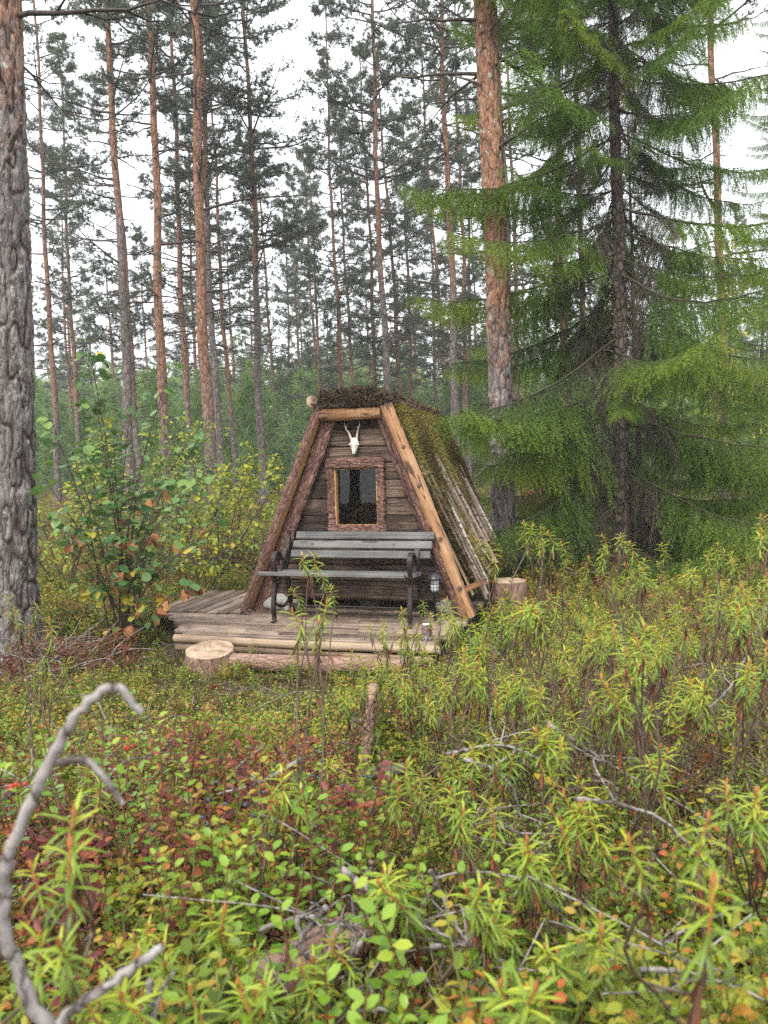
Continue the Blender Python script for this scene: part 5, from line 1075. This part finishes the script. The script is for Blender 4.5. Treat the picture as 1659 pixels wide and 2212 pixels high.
def front_low(P):
    q = P[:, :2] - O[:2]; u, v = q @ EX[:2], q @ EY[:2]; return np.where((v > -2.3) & (v < -1.0) & (u > -1.5) & (u < 1.0), .75, 1.0)
S_ = lambda P, lo, hi: front_low(P) * gr_.uniform(lo, hi, len(P)) * np.interp(P[:, 1], [1, 8, 25, 60], [1.0, 1.05, 1.6, 3.0])
yaw = lambda P: gr_.uniform(0, 6.283, len(P))
P = field(2500, .55, 7.5, 1.25, keep=lambda x, y: np.clip(.10 + .85 * patch(x, y, 2.0, .4) - .8 * redzone(x, y), .05, 1)); scatter('bilberry_thicket', 'low green and yellowing bilberry covering the forest floor', 'undergrowth', BIL, P, S_(P, .7, 1.15), yaw(P), .2, 1)
P = field(2600, .6, 8, 1.2, keep=lambda x, y: np.clip(redzone(x, y), .02, 1) * .8); scatter('red_bilberry_thicket', 'reddish purple autumn bilberry patches among the green', 'undergrowth', BIR, P, S_(P, .75, 1.2), yaw(P), .2, 2)
P = field(3300, .5, 7.5, 1.2, keep=lambda x, y: np.clip(.15 + .9 * patch(x, y, 1.7, 2.2), .05, 1)); scatter('lingonberry_carpet', 'glossy lingonberry leaves carpeting the ground', 'undergrowth', LIN, P, S_(P, .8, 1.3), yaw(P), .2, 3)
P = field(2600, .5, 9, 1.1); scatter('needle_litter', 'fallen brown needles and fine twigs on the ground', 'litter', LIT, P, S_(P, .8, 1.5), yaw(P), .1, 4)
P = field(1900, .5, 9, 1.1); scatter('moss_carpet', 'olive moss cushions between the shrubs', 'moss', MOS, P, S_(P, .8, 1.6), yaw(P), .1, 5)
P = field(420, 1.2, 8, 1.0, keep=lambda x, y: .2 + .8 * patch(x, y, 1.3, 5)); scatter('heather_clumps', 'thin heather sprigs scattered through the shrubs', 'undergrowth', HEA, P, S_(P, .7, 1.2), yaw(P), .15, 6)
P = field(5200, 7.0, 42, 1.5, .64); scatter('forest_shrub_cover', 'bilberry and lingonberry cover spreading under the pines', 'undergrowth', BIL + LIN + [BIR[0]], P, S_(P, .9, 1.6), yaw(P), .2, 7)
P = field(1500, 7.0, 30, 1.3, .64); scatter('forest_litter', 'brown needle litter and moss under the pines', 'litter', LIT + MOS, P, S_(P, 1.2, 2.4), yaw(P), .1, 8)

# ================================================================== DEAD WOOD
dr_ = np.random.default_rng(57)
def gtwig(label, pts, r0, r1, mat='twig', sides=(), n=26, name='dead_twig', group=None, knots=True):
    """a twig through world points with optional side twigs; root at its first point"""
    pts = np.asarray(pts, float); root = thing(name, label, 'branch', pts[0], group=group); P = curve(pts - pts[0], n); P = P + dr_.normal(0, r0 * .25, P.shape); R = np.linspace(r0, r1, n)
    if knots: R = R * (1 + .18 * np.sin(np.arange(n) * 2.1) * dr_.random(n))
    mb = MB(); add_tube(mb, P, R, 8, 0, .0 if mat == 'twig' else .5); obj('stem', mb, M[mat], root)
    for sp, q0, q1 in sides:
        mb = MB(); Q = curve(np.asarray(sp, float) - pts[0], 12); add_tube(mb, Q, np.linspace(q0, q1, 12), 6, 0, .0); obj('side_twig', mb, M[mat], root)
    return root
def pz(L, d): return [atY(x, y, d + (e[0] if e else 0)) for x, y, *e in L]
gtwig('thick bleached grey twig bent over in a hook above the bilberries', pz([(105, 2230), (45, 2120), (8, 1990), (12, 1880), (50, 1770), (100, 1670), (140, 1590), (185, 1525), (235, 1488), (270, 1500), (303, 1538)], .62), .0062, .0030,
      sides=[(pz([(126, 1648), (180, 1640), (225, 1680), (264, 1737)], .62), .0036, .0022)], n=44, name='bent_twig')
gtwig('straight pale grey twig end crossing below the bent one', pz([(95, 2235), (200, 2152), (290, 2088), (347, 2048)], .68), .0052, .0040)
gtwig('pale forked twig standing among the nearest labrador tea', pz([(320, 2230), (325, 2160), (320, 2120)], .8), .004, .003, sides=[(pz([(330, 2215), (345, 2150), (375, 2100)], .8), .003, .002)])
a_, b_2 = atY(770, 2000, 1.35), atY(520, 2130, 1.12); L = np.linalg.norm(b_2 - a_)
tag(obj('rotten_log', logmesh(L, .042, .05, 16, 30, rough=.10, bend=.012, seed=91), [M['log_bark'], M['endgrain']], None, xf((a_ + b_2) / 2 - np.array([0, 0, .03]), b_2 - a_)), 'rotting log with flaking pinkish bark under the lichen twigs', 'log')
a_, b_2 = atY(770, 1890, 1.50), atY(650, 1960, 1.45)
tag(obj('broken_stub', logmesh(.17, .020, .007, 10, 14, rough=.2, bend=.008, seed=92), [M['twig'], M['twig']], None, xf(a_ - np.array([0, 0, .05]), (.3, -.1, 1.0))), 'splintered grey stub sticking up behind the rotting log', 'branch')
gtwig('smooth brown-grey dead branch lying across the hollow behind the log', pz([(735, 1878), (800, 1925), (870, 1970), (945, 2012)], 1.42), .0085, .007, name='dead_branch')
gtwig('upright mossy pink-barked pine branch in front of the deck', [atY(806, 1482, 3.25), atY(800, 1540, 3.2), atY(795, 1600, 3.1), atY(782, 1660, 3.0)], .021, .024, 'log_bark', name='pine_branch', knots=True)
tag(obj('log_piece', logmesh(.12, .016, .018, 12, 10, rough=.06, seed=93), [M['twig_dark'], M['twig']], None, xf(atY(832, 1668, 2.3), (1, .1, .12))), 'short dark piece of log beside the upright pine branch', 'log')
GL = 'lichen-covered dead twigs tangled in the undergrowth'
for L_, d in (([(560, 2010), (640, 1985), (720, 1990), (790, 2020), (850, 2050)], 1.15), ([(690, 2190), (760, 2180), (850, 2185), (960, 2205)], 1.05), ([(930, 2045), (1010, 2040), (1080, 2075), (1120, 2140), (1160, 2215)], 1.1), ([(700, 1960), (640, 2040), (600, 2110)], 1.15),
              ([(1005, 2140), (1080, 2152), (1150, 2165)], 1.05), ([(1380, 2095), (1480, 2100), (1580, 2130), (1659, 2165)], 1.0), ([(1440, 2150), (1460, 2120), (1510, 2110)], 1.0), ([(0, 1735), (50, 1700), (120, 1705)], 1.6), ([(650, 1640), (560, 1690), (470, 1715)], 1.7),
              ([(1000, 1640), (1060, 1660), (1105, 1700), (1125, 1760)], 1.7), ([(1060, 1760), (1120, 1800), (1190, 1830)], 1.6), ([(1245, 1725), (1330, 1735), (1430, 1770), (1500, 1840), (1560, 1910)], 1.45), ([(1180, 1560), (1300, 1640), (1420, 1710), (1560, 1790)], 2.0), ([(960, 1630), (1080, 1610), (1170, 1640)], 1.9),
              ([(1500, 1560), (1580, 1480), (1630, 1370), (1659, 1300)], 2.1), ([(640, 1980), (660, 2060), (700, 2130)], 1.1), ([(800, 2010), (760, 2070), (740, 2130)], 1.1), ([(930, 1880), (980, 1990), (1030, 2060)], 1.3)):
    pts = pz(L_, d); lab_ = 'lichen-crusted grey dead twig beside the rotting log' if d < 1.35 else 'long lichen-crusted dead twig woven through the labrador tea'
    gtwig(lab_, pts, dr_.uniform(.0035, .0055), .002, group=lab_ + 's', sides=[([pts[1], pts[1] + np.array([dr_.normal(0, .05), dr_.normal(0, .05), .04]), pts[1] + np.array([dr_.normal(0, .1), dr_.normal(0, .08), .07])], .0022, .001) for _ in range(2)])
for q in range(44):
    d = dr_.uniform(1.3, 6.0); x = dr_.uniform(-.5, .5) * d
    if in_hut(x, d, .15): continue
    a = dr_.uniform(0, 6.28); l_ = dr_.uniform(.25, .7); g0 = float(ground_z(x, d)); e = np.array([math.cos(a) * l_, math.sin(a) * l_ * .6, 0]); p0 = np.array([x, d, g0 + .06]); p2 = p0 + e; p2[2] = float(ground_z(p2[0], p2[1])) + dr_.uniform(.05, .3)
    gtwig('thin grey dead twig lying among the bilberry and lingonberry', [p0, (p0 + p2) / 2 + dr_.normal(0, .04, 3) + [0, 0, .05], p2], dr_.uniform(.003, .006), .0015, group='thin dead twigs on the forest floor', sides=[([(p0 + p2) / 2 + [0, 0, .05], (p0 + p2) / 2 + dr_.normal(0, .06, 3) + [0, 0, .10], (p0 + p2) / 2 + dr_.normal(0, .12, 3) + [0, 0, .12]], .002, .001)])
def brush(label, c, R, h, n, seed, col_='twig'):
    r = np.random.default_rng(seed); mb = MB()
    for q in range(n):
        p = np.array([r.normal(0, R * .5), r.normal(0, R * .4), 0]); p[2] = h * math.exp(-(p[0] ** 2 + p[1] ** 2) / R ** 2) * r.random(); a = r.uniform(0, 6.28); l_ = r.uniform(.2, .7); e = p + np.array([math.cos(a) * l_, math.sin(a) * l_, r.uniform(-.15, .3)]); e[2] = max(0, e[2])
        add_tube(mb, curve([p, (p + e) / 2 + r.normal(0, .05, 3), e], 6), np.linspace(.009, .003, 6), 4, 0, r.choice([.1, .9, 1.0]), False)
    o = obj('brush_pile', mb, M[col_]); o.location = (c[0], c[1], float(ground_z(c[0], c[1])) - .02); o['kind'] = 'stuff'; return tag(o, label, 'brush')
p = atZ(525, 1215, .1); brush('heap of reddish dead branches left of the hut', p, .75, .55, 260, 1)
p = atY(1590, 985, 15.0); brush('heap of dead branches and leaves beyond the young spruce', p, 1.6, 1.2, 260, 2)
p = atZ(95, 1440, .0); brush('grey twig litter heaped at the foot of the thick pine', p, .5, .16, 220, 3)

# ================================================================== SINGLE BERRY PLANTS
ico = MB(); a_s = np.linspace(0, np.pi, 7); prof = [(math.sin(t), -math.cos(t)) for t in a_s]; BER = lathe([(r_ * .0038, z_ * .0038) for r_, z_ in prof], 9)
BB, BRd = BER.mesh('berry', [M['berry_blue']]), BER.mesh('berry', [M['berry_red']])
def berry_plant(name, label, lib, px, py, d, sc, berry=None, nb=0, seed=0, group=None, hgt=.2):
    r = np.random.default_rng(seed); t = atY(px, py, d); g0 = float(ground_z(t[0], d)); z0 = max(g0, t[2] - hgt * sc)
    root = thing(name, label, 'plant', (t[0], d, z0), group=group); me = lib[r.integers(len(lib))]; o = link('sprig', me, root); o.scale = (sc,) * 3; o.rotation_euler = (0, 0, r.uniform(0, 6.28))
    for q in range(nb):
        b = link('berry', BB if berry == 'blue' else BRd, root); a = r.uniform(0, 6.28)
        if berry == 'blue': b.location = (r.normal(0, .045) * sc, -.03 + r.normal(0, .03), hgt * sc * r.uniform(.55, .95))
        else: b.location = (.012 * math.cos(a) + .01, -.02 + .012 * math.sin(a), hgt * sc * .75 + r.uniform(-.008, .008))
    return root
for q, (px, py, d) in enumerate(((385, 1520, 2.0), (420, 1500, 2.2), (690, 1600, 1.55), (500, 1680, 1.4), (465, 1670, 1.45), (735, 1620, 1.7), (570, 1530, 2.1), (340, 1560, 1.9))):
    berry_plant('bilberry_plant', 'bilberry plant bearing dark blue berries', BIL if q % 2 else BIR, px, py, d, 1.0, 'blue', 5, 50 + q, 'bilberry plants with berries', .24)
for q, (px, py, d, lab) in enumerate(((272, 1570, 1.55, 'lingonberry sprig with a red berry cluster near the tip of the bent twig'), (38, 1640, 1.2, 'lingonberry sprig with red berries behind the shaft of the bent twig'), (1480, 2165, .86, 'lingonberry sprig with glossy red berries under the close labrador tea'))):
    berry_plant('lingonberry_plant', lab, LIN, px, py, d, 1.1, 'red', 5, 70 + q, None, .11)
berry_plant('lingonberry_plant', 'bright lime lingonberry plant beside the rotting log', LIN, 868, 2040, .92, 1.5, None, 0, 75, None, .12)
GLn = 'leafy lingonberry sprigs close to the rotting log'
for q, (px, py, d) in enumerate(((520, 1790, 1.3), (480, 1900, 1.15), (1040, 2150, .95), (640, 1800, 1.35), (250, 1700, 1.4), (700, 1700, 1.6), (320, 2160, .85), (1180, 2150, .95), (90, 1560, 1.6), (830, 2160, .82), (620, 1860, 1.2), (960, 1930, 1.2))):
    berry_plant('lingonberry_plant', 'leafy green lingonberry sprig in the undergrowth', LIN, px, py, d, dr_.uniform(1.2, 1.6), None, 0, 80 + q, GLn, .12)
for px, py, d, lab in ((105, 1462, 4.4, 'fallen orange aspen leaf on the twig litter'), (1205, 1700, 2.0, 'pale fallen leaf caught in the labrador tea')):
    o = link('fallen_leaf', LY[0]); p = atY(px, py, d); o.location = p; o.scale = (.075,) * 3; o.rotation_euler = (.3, .2, 1.0); tag(o, lab, 'leaf')


# ================================================================== LITTER ON THE DECK, PLANTS AT ITS CORNER
q = np.stack([gr_.uniform(-1.5, 1.0, 90), gr_.uniform(-1.08, .05, 90)], -1); P = np.array([hl(u, v, .151) for u, v in q])
o = scatter('deck_litter', 'fallen needles strewn over the deck boards', 'litter', LIT, P, gr_.uniform(.35, .8, 90), yaw(P), .0, 9)
q = np.stack([gr_.uniform(1.12, 1.65, 70), gr_.uniform(-.9, .5, 70)], -1); P = np.array([hl(u, v, 0) for u, v in q]); P[:, 2] = ground_z(P[:, 0], P[:, 1])
scatter('corner_lingonberry', 'dark green lingonberry crowding the foot of the right barge log', 'undergrowth', LIN, P, gr_.uniform(1.1, 2.0, 70), yaw(P), .2, 10)

# ================================================================== HAZE
hv = MB(); hx, hy0, hy1, hz0, hz1 = 130, -40, 140, -1.6, 23.5
hv.add([(-hx, hy0, hz0), (hx, hy0, hz0), (hx, hy1, hz0), (-hx, hy1, hz0), (-hx, hy0, hz1), (hx, hy0, hz1), (hx, hy1, hz1), (-hx, hy1, hz1)],
       [(3, 2, 1, 0), (4, 5, 6, 7), (0, 1, 5, 4), (1, 2, 6, 5), (2, 3, 7, 6), (3, 0, 4, 7)], 0, .5, False)
m = bpy.data.materials.new('haze'); m.use_nodes = True; nt = m.node_tree; nt.nodes.remove(nt.nodes['Principled BSDF'])
pv = nt.nodes.new('ShaderNodeVolumePrincipled'); pv.inputs['Color'].default_value = (.93, .96, 1.0, 1); pv.inputs['Density'].default_value = .0015
nt.links.new(pv.outputs[0], nt.nodes['Material Output'].inputs['Volume'])
o = obj('haze', hv, m); o['kind'] = 'stuff'; o['label'] = 'thin damp air between the trees'; o['category'] = 'haze'
